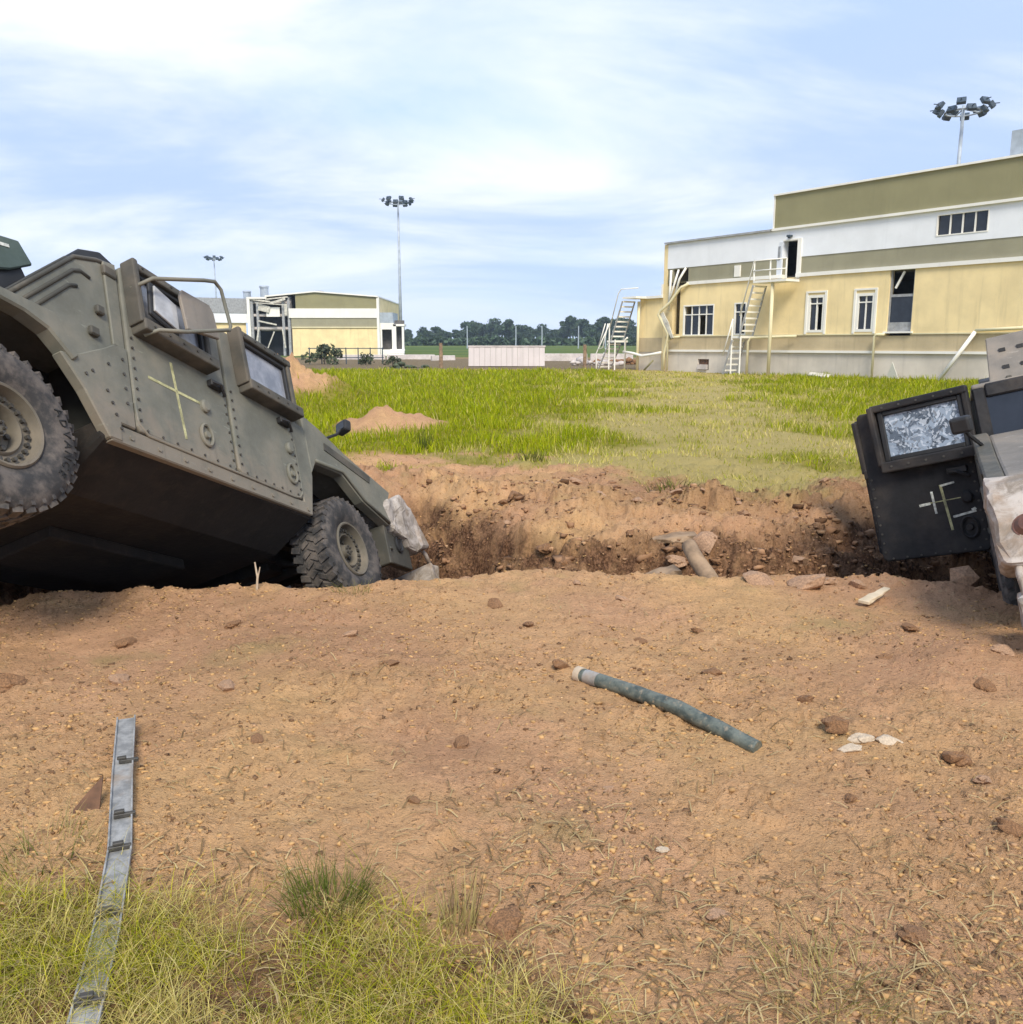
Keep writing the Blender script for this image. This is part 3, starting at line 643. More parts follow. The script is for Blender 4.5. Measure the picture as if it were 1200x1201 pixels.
def make_door(root, s, front, P, ang=0., guard=False, mark=None):
    """armoured door, origin on its forward hinge line; s = -1 right side, 1 left side"""
    x0, x1 = (1.875, 2.655) if front else (.915, 1.845)
    w = x1 - x0
    fn = lambda a, b, t_: (a, s * t_, b)
    pm = MB().prism([(-w + .03, .745), (-.03, .735), (0, .77), (0, 1.90), (-.02, 1.925), (-w + .02, 1.925), (-w, 1.90), (-w, .775)], fn, -.045, .012)
    d = pm.build('door', P['door'], root, (x1, s * 1.045, 0), (0, 0, -s * ang), bevel=.012, seg=2)
    # raised border strip and bolt rows
    b = MB()
    for xx in (-w + .03, -.03):
        for k in range(9): b.tube([(xx, s * .010, .82 + k * .072), (xx, s * .022, .82 + k * .072)], .0085, 6)
    for k in range(7): b.tube([(-w + .08 + k * (w - .16) / 6, s * .010, .765), (-w + .08 + k * (w - .16) / 6, s * .021, .765)], .008, 6)
    b.build('bolts', P['bolt'], d)
    # window box: four deep bars round a recessed pane
    z0, z1 = 1.46, 1.95; a0, a1 = (-w + .125, .045) if front else (-w + .03, -.175)
    fr = MB()
    fr.prism([(a0, z0 + .02), (a0 + .045, z0 + .03), (a0 + .030, z1), (a0 - .015, z1)], fn, .004, .115)
    fr.prism([(a1 - .045, z0), (a1, z0), (a1, z1), (a1 - .045, z1)], fn, .004, .075)
    fr.prism([(a0 + .02, z1 - .045), (a1, z1 - .045), (a1, z1 + .012), (a0, z1 + .012)], fn, .004, .085)
    fr.prism([(a0 + .02, z0 - .03), (a1, z0 - .03), (a1, z0 + .055), (a0 + .02, z0 + .055)], fn, .004, .125)
    fr.build('window_frame', P['frame'], d, bevel=.012, seg=2)
    ip = MB()
    for q in ((a0 + .045, a0 + .085, z0 + .055, z1 - .045), (a1 - .08, a1 - .045, z0 + .055, z1 - .045)): ip.prism([(q[0], q[2]), (q[1], q[2]), (q[1], q[3]), (q[0], q[3])], fn, .004, .058)
    for q in ((z0 + .055, z0 + .09), (z1 - .08, z1 - .045)): ip.prism([(a0 + .085, q[0]), (a1 - .08, q[0]), (a1 - .08, q[1]), (a0 + .085, q[1])], fn, .004, .058)
    ip.build('inner_frame', M['black'], d, bevel=.006)
    MB().prism([(a0 + .08, z0 + .085), (a1 - .075, z0 + .085), (a1 - .075, z1 - .075), (a0 + .08, z1 - .075)], fn, .014, .032).build('window_pane', P['glass'], d)
    fb = MB()
    for k in range(5):
        xx = a0 + .1 + k * (a1 - a0 - .2) / 4
        fb.tube([(xx, s * .123, z0 + .012), (xx, s * .133, z0 + .012)], .009, 6); fb.tube([(xx, s * .083, z1 - .018), (xx, s * .092, z1 - .018)], .008, 6)
    fb.build('frame_bolts', P['bolt'], d)
    # handle, lock roundels
    h = MB().box(-.20, -.06, min(s * .01, s * .055), max(s * .01, s * .055), 1.335, 1.385); h.tube([(-.19, s * .05, 1.36), (-.13, s * .075, 1.35), (-.05, s * .04, 1.30)], .013, 6)
    h.build('handle', M['black'], d, bevel=.008)
    hx = -.27 if not front else -.10
    r1 = MB(); r1.lathe([(0, .030), (.030, .030), (.042, .018), (.042, .0)], 18, lambda r, hh, c, q: (hx + r * c, s * hh + s * .012, 1.15 + r * q * 1.15)); r1.build('lock_roundel', P['door'], d, smooth='auto')
    r2 = MB(); ring(r2, hx - .02, .925, .022, .055, .078, .012, s); r2.lathe([(0, .022), (.022, .022), (.028, .0)], 12, lambda r, hh, c, q: (hx - .02 + r * c, s * hh + s * .012, .925 + r * q)); r2.build('handle_recess', P['roundel'], d, smooth='auto')
    if guard:
        g = MB(); g.tube([(-.90, s * .06, 1.74), (-.86, s * .20, 1.77), (-.42, s * .27, 1.965), (-.30, s * .27, 2.02), (-.24, s * .27, 1.985), (-.165, s * .25, 1.73), (-.185, s * .25, 1.69), (-.60, s * .20, 1.50), (-.80, s * .15, 1.44), (-.83, s * .06, 1.43)], .0135, 8)
        g.build('guard_rail', P['door'], d, smooth=True)
        pl = MB().prism([(-.55, 1.555), (-.21, 1.635), (-.235, 1.83), (-.275, 1.885), (-.55, 1.865), (-.58, 1.80)], fn, .155, .180)
        pl.build('armour_plate', P['plate'], d, bevel=.006)
        mp = MB().prism([(-.79, 1.60), (-.575, 1.545), (-.575, 1.745), (-.77, 1.80)], fn, .120, .135); mp.build('mirror_pane', P['mirror'], d, bevel=.003)
        mb_ = MB().prism([(-.82, 1.57), (-.56, 1.51), (-.56, 1.775), (-.80, 1.835)], fn, .095, .119); mb_.build('mirror_shell', M['black'], d, bevel=.008)
    def stroke(p, q, wd, mat):
        m = MB(); v = Vector((q[0] - p[0], q[1] - p[1])); nrm = Vector((-v.y, v.x)).normalized() * wd
        m.prism([(p[0] + nrm.x, p[1] + nrm.y), (q[0] + nrm.x * .6, q[1] + nrm.y * .6), (q[0] - nrm.x, q[1] - nrm.y), (p[0] - nrm.x * .7, p[1] - nrm.y * .7)], fn, .010, .0150)
        return m.build('painted_stroke', mat, d)
    if mark == 'cross':
        stroke((-.555, 1.37), (-.495, .83), .012, M['yellow_mark']); stroke((-.785, 1.165), (-.30, 1.165), .012, M['yellow_mark'])
    if mark == 'seven':
        stroke((-.27, 1.27), (-.24, .92), .011, M['yellow_mark']); stroke((-.34, 1.23), (-.33, 1.06), .010, M['pale_mark'])
        stroke((-.27, 1.26), (-.17, 1.275), .009, M['pale_mark']); stroke((-.44, 1.135), (-.36, 1.145), .012, M['pale_mark'])
        stroke((-.36, 1.145), (-.06, 1.155), .004, M['yellow_mark']); stroke((-.22, 1.015), (-.06, 1.04), .010, M['pale_mark']); stroke((-.085, 1.045), (-.06, 1.06), .012, M['pale_mark'])
    return d
def crumple(o, cuts, amp, freq, seed):
    bm = bmesh.new(); bm.from_mesh(o.data); bmesh.ops.triangulate(bm, faces=[f for f in bm.faces if len(f.verts) > 4])
    bmesh.ops.subdivide_edges(bm, edges=[e_ for e_ in bm.edges if e_.calc_length() > .06], cuts=cuts, use_grid_fill=True)
    P_ = np.array([q.co[:] for q in bm.verts]); k = freq
    D_ = np.stack([fbm(P_[:, 0] * k + seed + a * 7, P_[:, 1] * k + P_[:, 2] * k * .7 + a * 3, 3) for a in range(3)], -1) * amp
    for q, d_ in zip(bm.verts, D_): q.co = q.co + Vector(d_)
    bm.to_mesh(o.data); bm.free()
def make_truck(name, loc, rot, P, label, opened=None, extras=None):
    root = empty(name, loc, rot); tag(root, label, 'truck', None)
    body = P['body']
    X = lambda a, b, t_: (t_, a, b)         # (y, z) cross-section swept along x
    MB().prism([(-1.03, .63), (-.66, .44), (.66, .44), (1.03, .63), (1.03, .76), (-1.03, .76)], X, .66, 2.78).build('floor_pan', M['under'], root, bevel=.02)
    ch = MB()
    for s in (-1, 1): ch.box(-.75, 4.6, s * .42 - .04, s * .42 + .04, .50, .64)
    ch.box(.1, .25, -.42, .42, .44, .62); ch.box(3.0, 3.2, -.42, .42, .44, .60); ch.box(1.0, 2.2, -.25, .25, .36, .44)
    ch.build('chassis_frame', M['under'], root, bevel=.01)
    for x in (0, 3.3):
        a = MB(); a.tube([(x, -.80, .47), (x, .80, .47)], .045, 10); a.box(x - .17, x + .17, -.2, .2, .42, .68)
        for s in (-1, 1):
            a.tube([(x - .28, s * .35, .55), (x, s * .76, .40)], .03, 6); a.tube([(x + .28, s * .35, .55), (x, s * .76, .40)], .03, 6); a.tube([(x + .1, s * .48, .95), (x + .05, s * .66, .45)], .045, 8)
        a.build('axle', M['under'], root, bevel=.006)
    for s in (-1, 1):
        f = SIDE(s)
        MB().prism([(.70, .615), (2.755, .635), (2.86, 1.0), (2.845, 1.44), (2.665, 1.46), (2.665, .735), (.905, .735), (.79, .735)], f, .985, 1.050).build('side_sill', body, root, bevel=.008)
        tb = MB(); tb.tube([(.92, s * 1.052, .93), (.93, s * 1.052, .80), (1.0, s * 1.052, .738), (1.85, s * 1.052, .738), (2.52, s * 1.052, .735), (2.60, s * 1.052, .745), (2.645, s * 1.052, .79), (2.66, s * 1.052, .90)], .011, 6); tb.build('door_seal', P['body'], root, smooth=True)
        sb = MB()
        for k in range(9): sb.tube([(.86 + k * .23, s * 1.048, .675), (.86 + k * .23, s * 1.058, .675)], .017, 8)
        sb.build('sill_bolts', P['body'], root)
        MB().prism([(.38, 1.055), (.53, .88), (.69, .625), (.785, .625), (.79, .745), (.905, .745), (.905, 1.30), (.80, 1.29), (.73, 1.235), (.52, 1.10)], f, .985, 1.056).build('lower_quarter_panel', body, root, bevel=.008)
        qb = MB()
        for (bx, bz) in ((.60, 1.02), (.73, 1.12), (.70, .93), (.73, .86), (.75, .79), (.78, .71), (.55, .98), (.85, 1.2), (.85, 1.1), (.85, 1.0), (.85, .9)): qb.tube([(bx, s * 1.05, bz), (bx, s * 1.064, bz)], .010, 6)
        qb.build('panel_bolts', P['bolt'], root)
        MB().prism([(.06, 1.24), (.36, 1.27), (.46, 1.09), (.53, 1.09), (.74, 1.225), (.81, 1.28), (.905, 1.29), (.905, 1.93), (.76, 1.895), (.58, 1.815), (.12, 1.31)], f, .965, 1.022).build('upper_quarter_panel', body, root, bevel=.01)
        rb = MB()
        for j, q in enumerate((((.17, 1.285), (.56, 1.70), (.62, 1.73), (.69, 1.715)), ((.25, 1.285), (.52, 1.575), (.58, 1.60)))):
            if j: rb.build('pressed_rib', P['dark'], root, smooth=True); rb = MB()
            rb.tube([(a, s * 1.022, b) for a, b in q], .014, 6)
        rb.build('pressed_rib', P['dark'], root, smooth=True); rb = MB()
        rb.tube([(.10, s * 1.02, 1.30), (.58, s * 1.02, 1.81), (.76, s * 1.02, 1.89), (.9, s * 1.02, 1.92)], .016, 6)
        rb.build('pressed_rib', P['dark'], root, smooth=True); rb = MB()
        rb.tube([(.36, s * 1.035, 1.27), (.50, s * 1.035, 1.08)], .022, 6)
        rb.build('pressed_rib', P['dark'], root, smooth=True)
        for q in ((.70, .76, 1.47, 1.53), (.63, .70, 1.29, 1.35), (.79, .895, 1.80, 1.87)): MB().box(q[0], q[1], s * 1.035 - .02, s * 1.035 + .012, q[2], q[3]).build('latch', P['dark'], root, bevel=.008)
        MB().prism([(.905, 1.30), (.905, 1.93), (.80, 1.90), (.815, 1.30)], f, 1.022, 1.040).build('pillar_strip', body, root, bevel=.005)
        # rear bed side with arched wheel opening
        top = [(.36, 1.285), (0, 1.27), (-.80, 1.26)]
        arch = [(-.80, .78), (-.68, .86), (-.52, 1.08), (-.35, 1.17), (-.1, 1.20), (.15, 1.19), (.30, 1.15), (.46, 1.02), (.50, 1.06)]
        MB().prism(top + arch, f, .97, 1.075).build('rear_fender', body, root, bevel=.012)
        # front fender side with wheel opening, louvre, splash plate
        MB().prism([(2.865, 1.02), (2.96, 1.15), (3.38, 1.17), (3.67, .99), (4.10, .86), (4.15, .90), (4.06, 1.05), (4.20, 1.15), (4.25, 1.23), (3.95, 1.30), (3.5, 1.40), (3.09, 1.53), (2.86, 1.58)], f, .94, 1.045).build('front_fender', body, root, bevel=.012)
        lo = MB().prism([(3.13, 1.325), (3.85, 1.215), (3.88, 1.285), (3.80, 1.30), (3.15, 1.395)], f, 1.043, 1.052); lo.build('fender_louvre', P['dark'], root)
        lp = MB(); lp.tube([(2.95, s * 1.05, 1.17), (3.38, s * 1.05, 1.195), (3.68, s * 1.05, 1.01), (4.10, s * 1.05, .88)], .016, 6); lp.build('arch_lip', body, root, smooth=True)
        sp_ = MB(); sp_.box(4.06, 4.12, min(s * .62, s * 1.0), max(s * .62, s * 1.0), .50, .88); sp_.box(4.12, 4.55, min(s * .9, s * .98), max(s * .9, s * .98), .52, .83); sp_.box(4.1, 4.16, min(s * .60, s * 1.01), max(s * .60, s * 1.01), .64, .67)
        sp_.build('splash_plate', P['splash'], root, bevel=.008)
        rg = MB(); ring(rg, 4.33, .74, .99, .055, .075, .016, s); rg.lathe([(0, .02), (.04, .02), (.05, 0)], 14, lambda r, h, c, q: (4.33 + r * c, s * (.975 + h), .74 + r * q * 1.3)); rg.build('side_reflector', M['black'], root, smooth='auto')
        # mirror on an arm above the fender
        mm = MB(); mm.tube([(3.20, s * .98, 1.46), (3.38, s * 1.06, 1.55), (3.42, s * 1.09, 1.60)], .014, 6); ma = mm.build('mirror_arm', M['black'], root)
        mh = MB().box(-.04, .04, -.065, .065, -.055, .055).build('mirror_head', M['black'], ma, (3.46, s * 1.10, 1.63), (0, .2, s * .3), bevel=.02, seg=2)
        MB().box(-.044, -.039, -.05, .05, -.04, .03).build('mirror_glass', M['dark_glass'], mh)
        # bright front corner: headlamp tub, lamps, bumper end
        hho = MB().prism([(4.07, 1.05), (4.21, 1.15), (4.44, 1.245), (4.58, 1.20), (4.91, .80), (4.58, .69), (4.17, .87)], f, .52, 1.06).build('headlamp_housing', P['nose'], root, bevel=.03, seg=2)
        crumple(hho, 3, .055, 6., 3 + s)
        hl = MB(); Mx = Matrix.Translation((4.745, s * .68, 1.0)) @ Matrix.Rotation(R(52), 4, 'Y')
        hl.lathe([(0, .035), (.06, .03), (.085, .012), (.098, .012), (.098, -.02)], 20, lambda r, h, c, q: Mx @ Vector((r * c, r * q, h))); hl.build('headlight', M['lens_clear'], root, smooth='auto')
        tl = MB(); Mx2 = Matrix.Translation((4.775, s * .90, .965)) @ Matrix.Rotation(R(52), 4, 'Y')
        tl.lathe([(0, .04), (.05, .034), (.072, .010), (.08, .010), (.08, -.02)], 20, lambda r, h, c, q: Mx2 @ Vector((r * c, r * q, h))); tl.build('turn_signal', M['lens_red'], root, smooth='auto')
        # tail lamp, wheel tub
        MB().box(-.84, -.80, s * .86 - .07, s * .86 + .07, .98, 1.12).build('tail_lamp', M['lens_red'], root, bevel=.01)
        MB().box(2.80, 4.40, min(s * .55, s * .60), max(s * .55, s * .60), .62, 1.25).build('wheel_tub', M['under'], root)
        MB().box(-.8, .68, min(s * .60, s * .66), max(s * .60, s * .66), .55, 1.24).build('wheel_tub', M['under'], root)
    # rear bed, slanted rear hatch, roof
    MB().box(-.8, .68, -.97, .97, 1.20, 1.245).build('bed_deck', P['dark'], root, bevel=.008)
    MB().box(-.86, -.80, -1.0, 1.0, .62, 1.27).build('tailgate', body, root, bevel=.015)
    MB().box(-.98, -.86, -1.0, 1.0, .52, .66).build('rear_bumper', P['dark'], root, bevel=.02)
    prf = lambda pts, y0, y1: MB().prism(pts, lambda a, b, t_: (a, t_, b), y0, y1)
    prf([(.13, 1.30), (.60, 1.81), (.92, 1.91), (.92, 1.945), (.58, 1.85), (.10, 1.335)], -.965, .965).build('rear_hatch', P['dark'], root, bevel=.006)
    prf([(.40, 1.64), (.80, 2.08), (.98, 2.16), (1.10, 2.12), (1.10, 1.95), (.92, 1.93), (.60, 1.83)], -.87, .87).build('hatch_frame', M['black'], root, bevel=.01)
    MB().prism([(.02, 1.245), (.5, 1.245), (.5, 1.70), (.13, 1.36)], lambda a, b, t_: (a, t_, b), -.55, -.50).build('deck_rib', P['body'], root)
    MB().box(.90, 2.70, -.985, .985, 1.905, 1.950).build('roof', P['roof'], root, bevel=.018, seg=2)
    tr = MB().lathe([(.42, 1.95), (.42, 2.01), (.50, 2.03), (.53, 2.0), (.53, 1.95)], 28, lambda r, h, c, q: (1.62 + r * c, r * q, h)); tr.build('turret_ring', P['dark'], root, smooth='auto')
    rl = MB()
    for yy in (-.72, -.55, .55, .72): rl.box(1.0, 2.5, yy - .02, yy + .02, 1.95, 1.985)
    rl.build('roof_rails', P['dark'], root, bevel=.008)
    # firewall, rear bulkhead, windshield, cowl, hood, grille, bumper
    MB().box(2.70, 2.76, -.98, .98, .74, 1.40).build('firewall', M['inside'], root)
    MB().box(.86, .90, -.97, .97, .76, 1.90).build('bulkhead', M['inside'], root)
    MB().box(.9, 2.7, -.45, .45, .76, 1.15).build('centre_tunnel', M['inside'], root, bevel=.03)
    for sx in (1.2, 2.05):
        for s in (-1, 1):
            st_ = MB().box(sx - .25, sx + .2, s * .70 - .22, s * .70 + .22, .80, 1.0); st_.box(sx - .32, sx - .20, s * .70 - .22, s * .70 + .22, 1.0, 1.55); st_.build('seat', M['inside'], root, bevel=.03)
    for s in (-1, 1):
        MB().box(1.845, 1.872, min(s * .95, s * 1.03), max(s * .95, s * 1.03), .74, 1.91).build('centre_pillar', body, root)
    wf = MB()
    fw = lambda a, b, t_: (2.76 - (b - 1.40) * .16 + t_, a, b)
    for q in ((-.985, -.90, 1.40, 1.92), (.90, .985, 1.40, 1.92), (-.06, .06, 1.48, 1.84)): wf.prism([(q[0], q[2]), (q[1], q[2]), (q[1], q[3]), (q[0], q[3])], fw, -.05, .03)
    for q in ((1.38, 1.48), (1.84, 1.94)): wf.prism([(-.90, q[0]), (.90, q[0]), (.90, q[1]), (-.90, q[1])], fw, -.05, .035)
    wf.build('windshield_frame', P['frame'], root, bevel=.012)
    for y0, y1 in ((-.90, -.06), (.06, .90)): MB().prism([(y0, 1.48), (y1, 1.48), (y1, 1.84), (y0, 1.84)], fw, -.01, .01).build('windshield_pane', P['windshield'], root)
    hood = [(2.80, 1.40), (2.80, 1.56), (3.09, 1.51), (3.5, 1.39), (3.95, 1.29), (4.42, 1.205), (4.50, 1.12), (4.3, 1.05)]
    prf(hood, -.94, .94).build('hood', P['hood'], root, bevel=.02, seg=2)
    gr = MB()
    for k in range(7): gr.box(4.52, 4.70, -.44 + k * .125, -.375 + k * .125, .84, 1.16)
    gr.box(4.44, 4.54, -.52, .52, .80, 1.20); gr.build('grille', P['dark'], root, bevel=.008)
    bp = MB().box(4.92, 5.12, -1.03, 1.03, .47, .64); bp.box(4.55, 4.95, -.5, -.42, .5, .62); bp.box(4.55, 4.95, .42, .5, .5, .62)
    bpo = bp.build('front_bumper', P['nose'], root, bevel=.02, seg=2); crumple(bpo, 4, .05, 3.5, 9)
    for yy in (-.62, .62):
        sh = MB(); sh.tube([(5.12 + .07 * math.sin(a * math.pi / 8), yy + .055 * math.cos(a * math.pi / 8), .61) for a in range(9)], .016, 6); sh.build('shackle', P['dark'], bpo, smooth=True)
    bu = MB(); bu.tube([(5.0, -.98, .63), (4.90, -.99, .74), (4.80, -.98, .82)], .022, 6); bu.build('tow_bracket', P['nose'], bpo, smooth=True)
    for s in (-1, 1):
        od = (opened or {}).get(s, (0, 0))
        make_door(root, s, True, P, od[0], False, (extras or {}).get(('mark', s, 'f')))
        make_door(root, s, False, P, od[1], (s == -1 and (extras or {}).get('guard', False)), (extras or {}).get(('mark', s, 'r')))
    for x in (0, 3.3):
        for s in (-1, 1): add_wheel(root, x, s, (extras or {}).get('letters') if (x == 0 and s == -1) else False, 0, RNG.uniform(0, 1) if not (x == 0 and s == -1) else 0)
    return root
PA = dict(body=M['olive'], door=M['olive'], frame=M['olive_dark'], glass=M['glass'], bolt=M['bolt'], roundel=M['olive'], dark=M['olive_dark'], plate=M['greydust'], mirror=M['lens_clear'], splash=M['olive_dark'], nose=M['dusty'], roof=M['olive'], hood=M['olive'], windshield=M['glass'])
truck = make_truck('armoured_truck', (-3.309, 4.323, .432), (R(-24.016), R(22.779), R(67.489)), PA,
    'olive armoured off-road truck nosed down in the trench, its rear wheel off the ground', extras={'guard': True, ('mark', -1, 'r'): 'cross', 'letters': 152})
bx = MB().prism([(-.10, 1.24), (.32, 1.24), (.42, 1.64), (.34, 1.80), (.0, 1.72)], lambda a, b, t_: (a, t_, b), -.84, -.30); bx.build('stowage_box', M['black'], truck, bevel=.02)
lid = MB().prism([(.02, 1.50), (.27, 1.62), (.43, 1.74), (.34, 1.86), (.0, 1.76)], lambda a, b, t_: (a, t_, b), -.868, -.842); lid.build('box_panel', M['green_box'], truck, bevel=.008)
st_ = MB().prism([(.10, 1.715), (.27, 1.765), (.265, 1.785), (.095, 1.735)], lambda a, b, t_: (a, t_, b), -.872, -.867); st_.build('panel_stripe', M['pale_mark'], truck)
PB = dict(PA, body=M['olive_grey'], door=M['black_paint'], frame=M['black_paint'], glass=M['cracked'], roundel=M['black_paint'], plate=M['black_paint'], dark=M['olive_dark'], nose=M['dusty'], hood=M['greydust'], roof=M['greydust'], windshield=M['dark_glass'], splash=M['black'])
truck2 = make_truck('armoured_truck', (5.780, 8.078, -0.693), (R(15.0), R(-8.2), R(-117.2)), PB,
    'grey dust-covered armoured truck with its two black side doors hanging open', opened={-1: (R(78.5), R(69))}, extras={('mark', -1, 'f'): 'seven'})
sh = MB().prism([(-.50, 1.95), (.50, 1.95), (.46, 2.32), (-.46, 2.32)], lambda a, b, t_: (2.45 - (b - 1.95) * .55 + t_, a - .35, b), 0, .03)
sho = sh.build('turret_shield', M['greydust'], truck2, bevel=.006)
hp = MB()
for k in range(7):
    for j in range(2):
        b_ = 2.06 + j * .14; y_ = -.72 + k * .12; x_ = 2.45 - (b_ - 1.95) * .55 + .03
        hp.box(x_ - .003, x_ + .012, y_ - .022, y_ + .022, b_ - .014, b_ + .014)
hp.build('shield_slots', M['black'], sho)

# ------------------------------------------------------------------ buildings
def wall_cells(mb, s0, s1, z0, z1, y0, y1, holes=()):
    """flat wall in local x/z with rectangular openings cut out"""
    xs = sorted({s0, s1, *[h[0] for h in holes if s0 < h[0] < s1], *[h[1] for h in holes if s0 < h[1] < s1]})
    zs = sorted({z0, z1, *[h[2] for h in holes if z0 < h[2] < z1], *[h[3] for h in holes if z0 < h[3] < z1]})
    for i in range(len(xs) - 1):
        for j in range(len(zs) - 1):
            cx_, cz_ = (xs[i] + xs[i + 1]) / 2, (zs[j] + zs[j + 1]) / 2
            if any(h[0] < cx_ < h[1] and h[2] < cz_ < h[3] for h in holes): continue
            mb.box(xs[i], xs[i + 1], y0, y1, zs[j], zs[j + 1])
    return mb
def window(root, a, b, c, d, cols, top=.0, y=.10, frame=.07, mat='white_trim', skip=()):
    f = MB()
    f.box(a, b, y - .12, y + .06, c, c + frame); f.box(a, b, y - .12, y + .06, d - frame, d)
    f.box(a, a + frame, y - .12, y + .06, c + frame, d - frame); f.box(b - frame, b, y - .12, y + .06, c + frame, d - frame)
    xs = [a + frame + (b - a - 2 * frame) * i / cols for i in range(cols + 1)]
    for x in xs[1:-1]: f.box(x - .03, x + .03, y - .06, y + .04, c + frame, d - frame)
    if top: f.box(a + frame, b - frame, y - .062, y + .042, d - top - .03, d - top + .03)
    w = f.build('window', M[mat], root)
    zz = [(c + frame, d - top - .03), (d - top + .03, d - frame)] if top else [(c + frame, d - frame)]
    k = 0
    for i in range(cols):
        for (z0, z1) in zz:
            if k not in skip: MB().box(xs[i] + .0, xs[i + 1] - .0, y - .01, y + .01, z0, z1).build('pane', M['dark_glass'], w)
            k += 1
    return w
B = empty('office_building', (9.6, 54.0, 0), (0, 0, math.atan2(-.811, .585)))
tag(B, 'yellow and white two-storey building with olive upper block and two outside stairs', 'building')
HO = [(.85, 3.2, 2.1, 3.85), (4.65, 5.5, 2.12, 3.86), (9.42, 10.42, 2.2, 4.05), (12.17, 13.17, 2.2, 4.02), (13.85, 15.08, 2.14, 5.0), (-.05, .55, 2.2, 5.0)]
HU = [(15.9, 18.2, 6.32, 7.25), (7.75, 8.62, 4.9, 6.85), (-.1, 1.1, 5.2, 5.95)]
E1 = 40.0
def part(name, mat, fn): m = MB(); fn(m); return m.build(name, M[mat], B)
part('plinth', 'plinth', lambda m: wall_cells(m, -.55, E1, -.3, 1.18, .06, .40, [(2.05, 2.9, .15, .77)]))
part('base_wall', 'brown_wall', lambda m: wall_cells(m, -.55, E1, 1.30, 2.06, .02, .38, [(13.85, 15.08, 2.0, 2.06)]))
part('yellow_wall', 'yellow_wall', lambda m: wall_cells(m, -.55, E1, 2.12, 5.0, 0, .36, HO))
part('white_ledge', 'white_trim', lambda m: m.box(-.55, E1, -.05, .38, 1.181, 1.299))
part('cream_ledge', 'cream_trim', lambda m: wall_cells(m, -.55, E1, 2.061, 2.119, -.03, .37, [(13.85, 15.08, 2.0, 2.2)]))
part('cornice', 'white_trim', lambda m: wall_cells(m, 1.1, E1, 5.001, 5.179, -.10, .37, [(7.75, 8.62, 4.9, 6.85)]))
part('olive_band', 'greyolive_wall', lambda m: wall_cells(m, -.5, E1, 5.18, 6.0, .03, .36, HU + [(7.2, 7.75, 5.0, 6.85)] if False else HU))
part('white_wall', 'white_wall', lambda m: wall_cells(m, -.55, E1, 6.001, 7.42, 0, .35, HU))
part('roof_trim', 'steel_grey', lambda m: m.box(-.75, 7.0, -.14, .45, 7.421, 7.52))
part('block_trim', 'white_trim', lambda m: m.box(6.9, E1, -.14, .45, 7.421, 7.54))
part('upper_block', 'olive_wall', lambda m: (m.box(7.08, E1, -.02, .30, 7.541, 9.16), m.box(7.08, 7.38, .301, 13.6, 7.541, 9.16)))
part('block_roof_trim', 'white_trim', lambda m: m.box(6.98, E1, -.12, 13.7, 9.161, 9.25))
part('corner_trim', 'white_trim', lambda m: m.box(6.99, 7.079, -.05, .31, 7.541, 9.16))
part('roof', 'roof_felt', lambda m: m.box(-.55, E1, .46, 13.9, 7.30, 7.44))
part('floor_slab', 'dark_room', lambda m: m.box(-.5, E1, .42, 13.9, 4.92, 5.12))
part('rear_wall', 'yellow_wall', lambda m: m.box(-.55, E1, 13.9, 14.2, -.3, 7.4))
part('side_wall', 'yellow_wall', lambda m: m.box(-.85, -.551, .0, 14.2, -.3, 7.4))
part('side_wall', 'yellow_wall', lambda m: m.box(E1 + .001, E1 + .3, .0, 14.2, -.3, 9.1))
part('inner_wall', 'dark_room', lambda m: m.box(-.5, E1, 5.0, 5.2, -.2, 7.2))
window(B, .85, 3.2, 2.1, 3.85, 4, .55, skip=(1, 4))
window(B, 4.65, 5.5, 2.12, 3.86, 2, .5, skip=(2,))
window(B, 9.42, 10.42, 2.2, 4.05, 2, .42, frame=.13, skip=(2,))
window(B, 12.17, 13.17, 2.2, 4.02, 2, .42, frame=.13)
window(B, 15.9, 18.2, 6.32, 7.25, 4, 0, frame=.05)
for (a, b_) in ((9.30, 10.54), (12.05, 13.29)):
    sr = MB(); sr.box(a, a + .12, -.05, .0, 2.121, 4.16); sr.box(b_ - .12, b_, -.05, .0, 2.121, 4.16); sr.box(a, b_, -.055, .0, 4.161, 4.25); sr.build('window_surround', M['white_trim'], B)
dw = part('tall_window', 'steel_grey', lambda m: (m.box(13.85, 13.92, .08, .2, 2.15, 5.0), m.box(15.01, 15.08, .08, .2, 2.15, 5.0), m.box(13.921, 15.009, .1, .18, 3.78, 3.9), m.box(13.921, 15.009, .1, .18, 2.15, 2.55), m.box(13.921, 15.009, .1, .18, 2.551, 2.62)))
MB().box(13.92, 15.01, .13, .15, 2.62, 3.78).build('pane', M['dark_glass'], dw)
MB().box(13.98, 14.9, -.02, .06, 2.20, 2.50, Matrix.Translation((0, -.1, .0)) @ Matrix.Rotation(R(-8), 4, 'X')).build('hanging_panel', M['steel_grey'], B)
MB().box(-.05, .05, -.03, .03, -.42, .42).build('hanging_panel', M['white_trim'], B, (14.3, .12, 4.55), (0, R(28), 0))
part('window_sill', 'white_trim', lambda m: m.box(13.75, 15.2, -.12, .0, 2.12, 2.2))
part('plinth_vent', 'rust', lambda m: m.box(2.1, 2.85, .16, .25, .15, .77)); part('vent_panel', 'concrete', lambda m: m.box(2.12, 2.80, -.05, .155, .18, .46))
dd = MB().box(-.95, 0, -.03, .03, 0, 1.92).build('open_door', M['white_wall'], B, (7.72, -.04, 4.92), (0, 0, R(-14)), bevel=.01)
MB().box(-.80, -.15, -.045, -.031, 1.0, 1.7).build('door_panel', M['steel_grey'], dd)
part('door_frame', 'white_trim', lambda m: (m.box(8.62, 8.85, -.06, .3, 4.92, 6.92), m.box(7.70, 8.62, -.06, .3, 6.851, 6.93)))
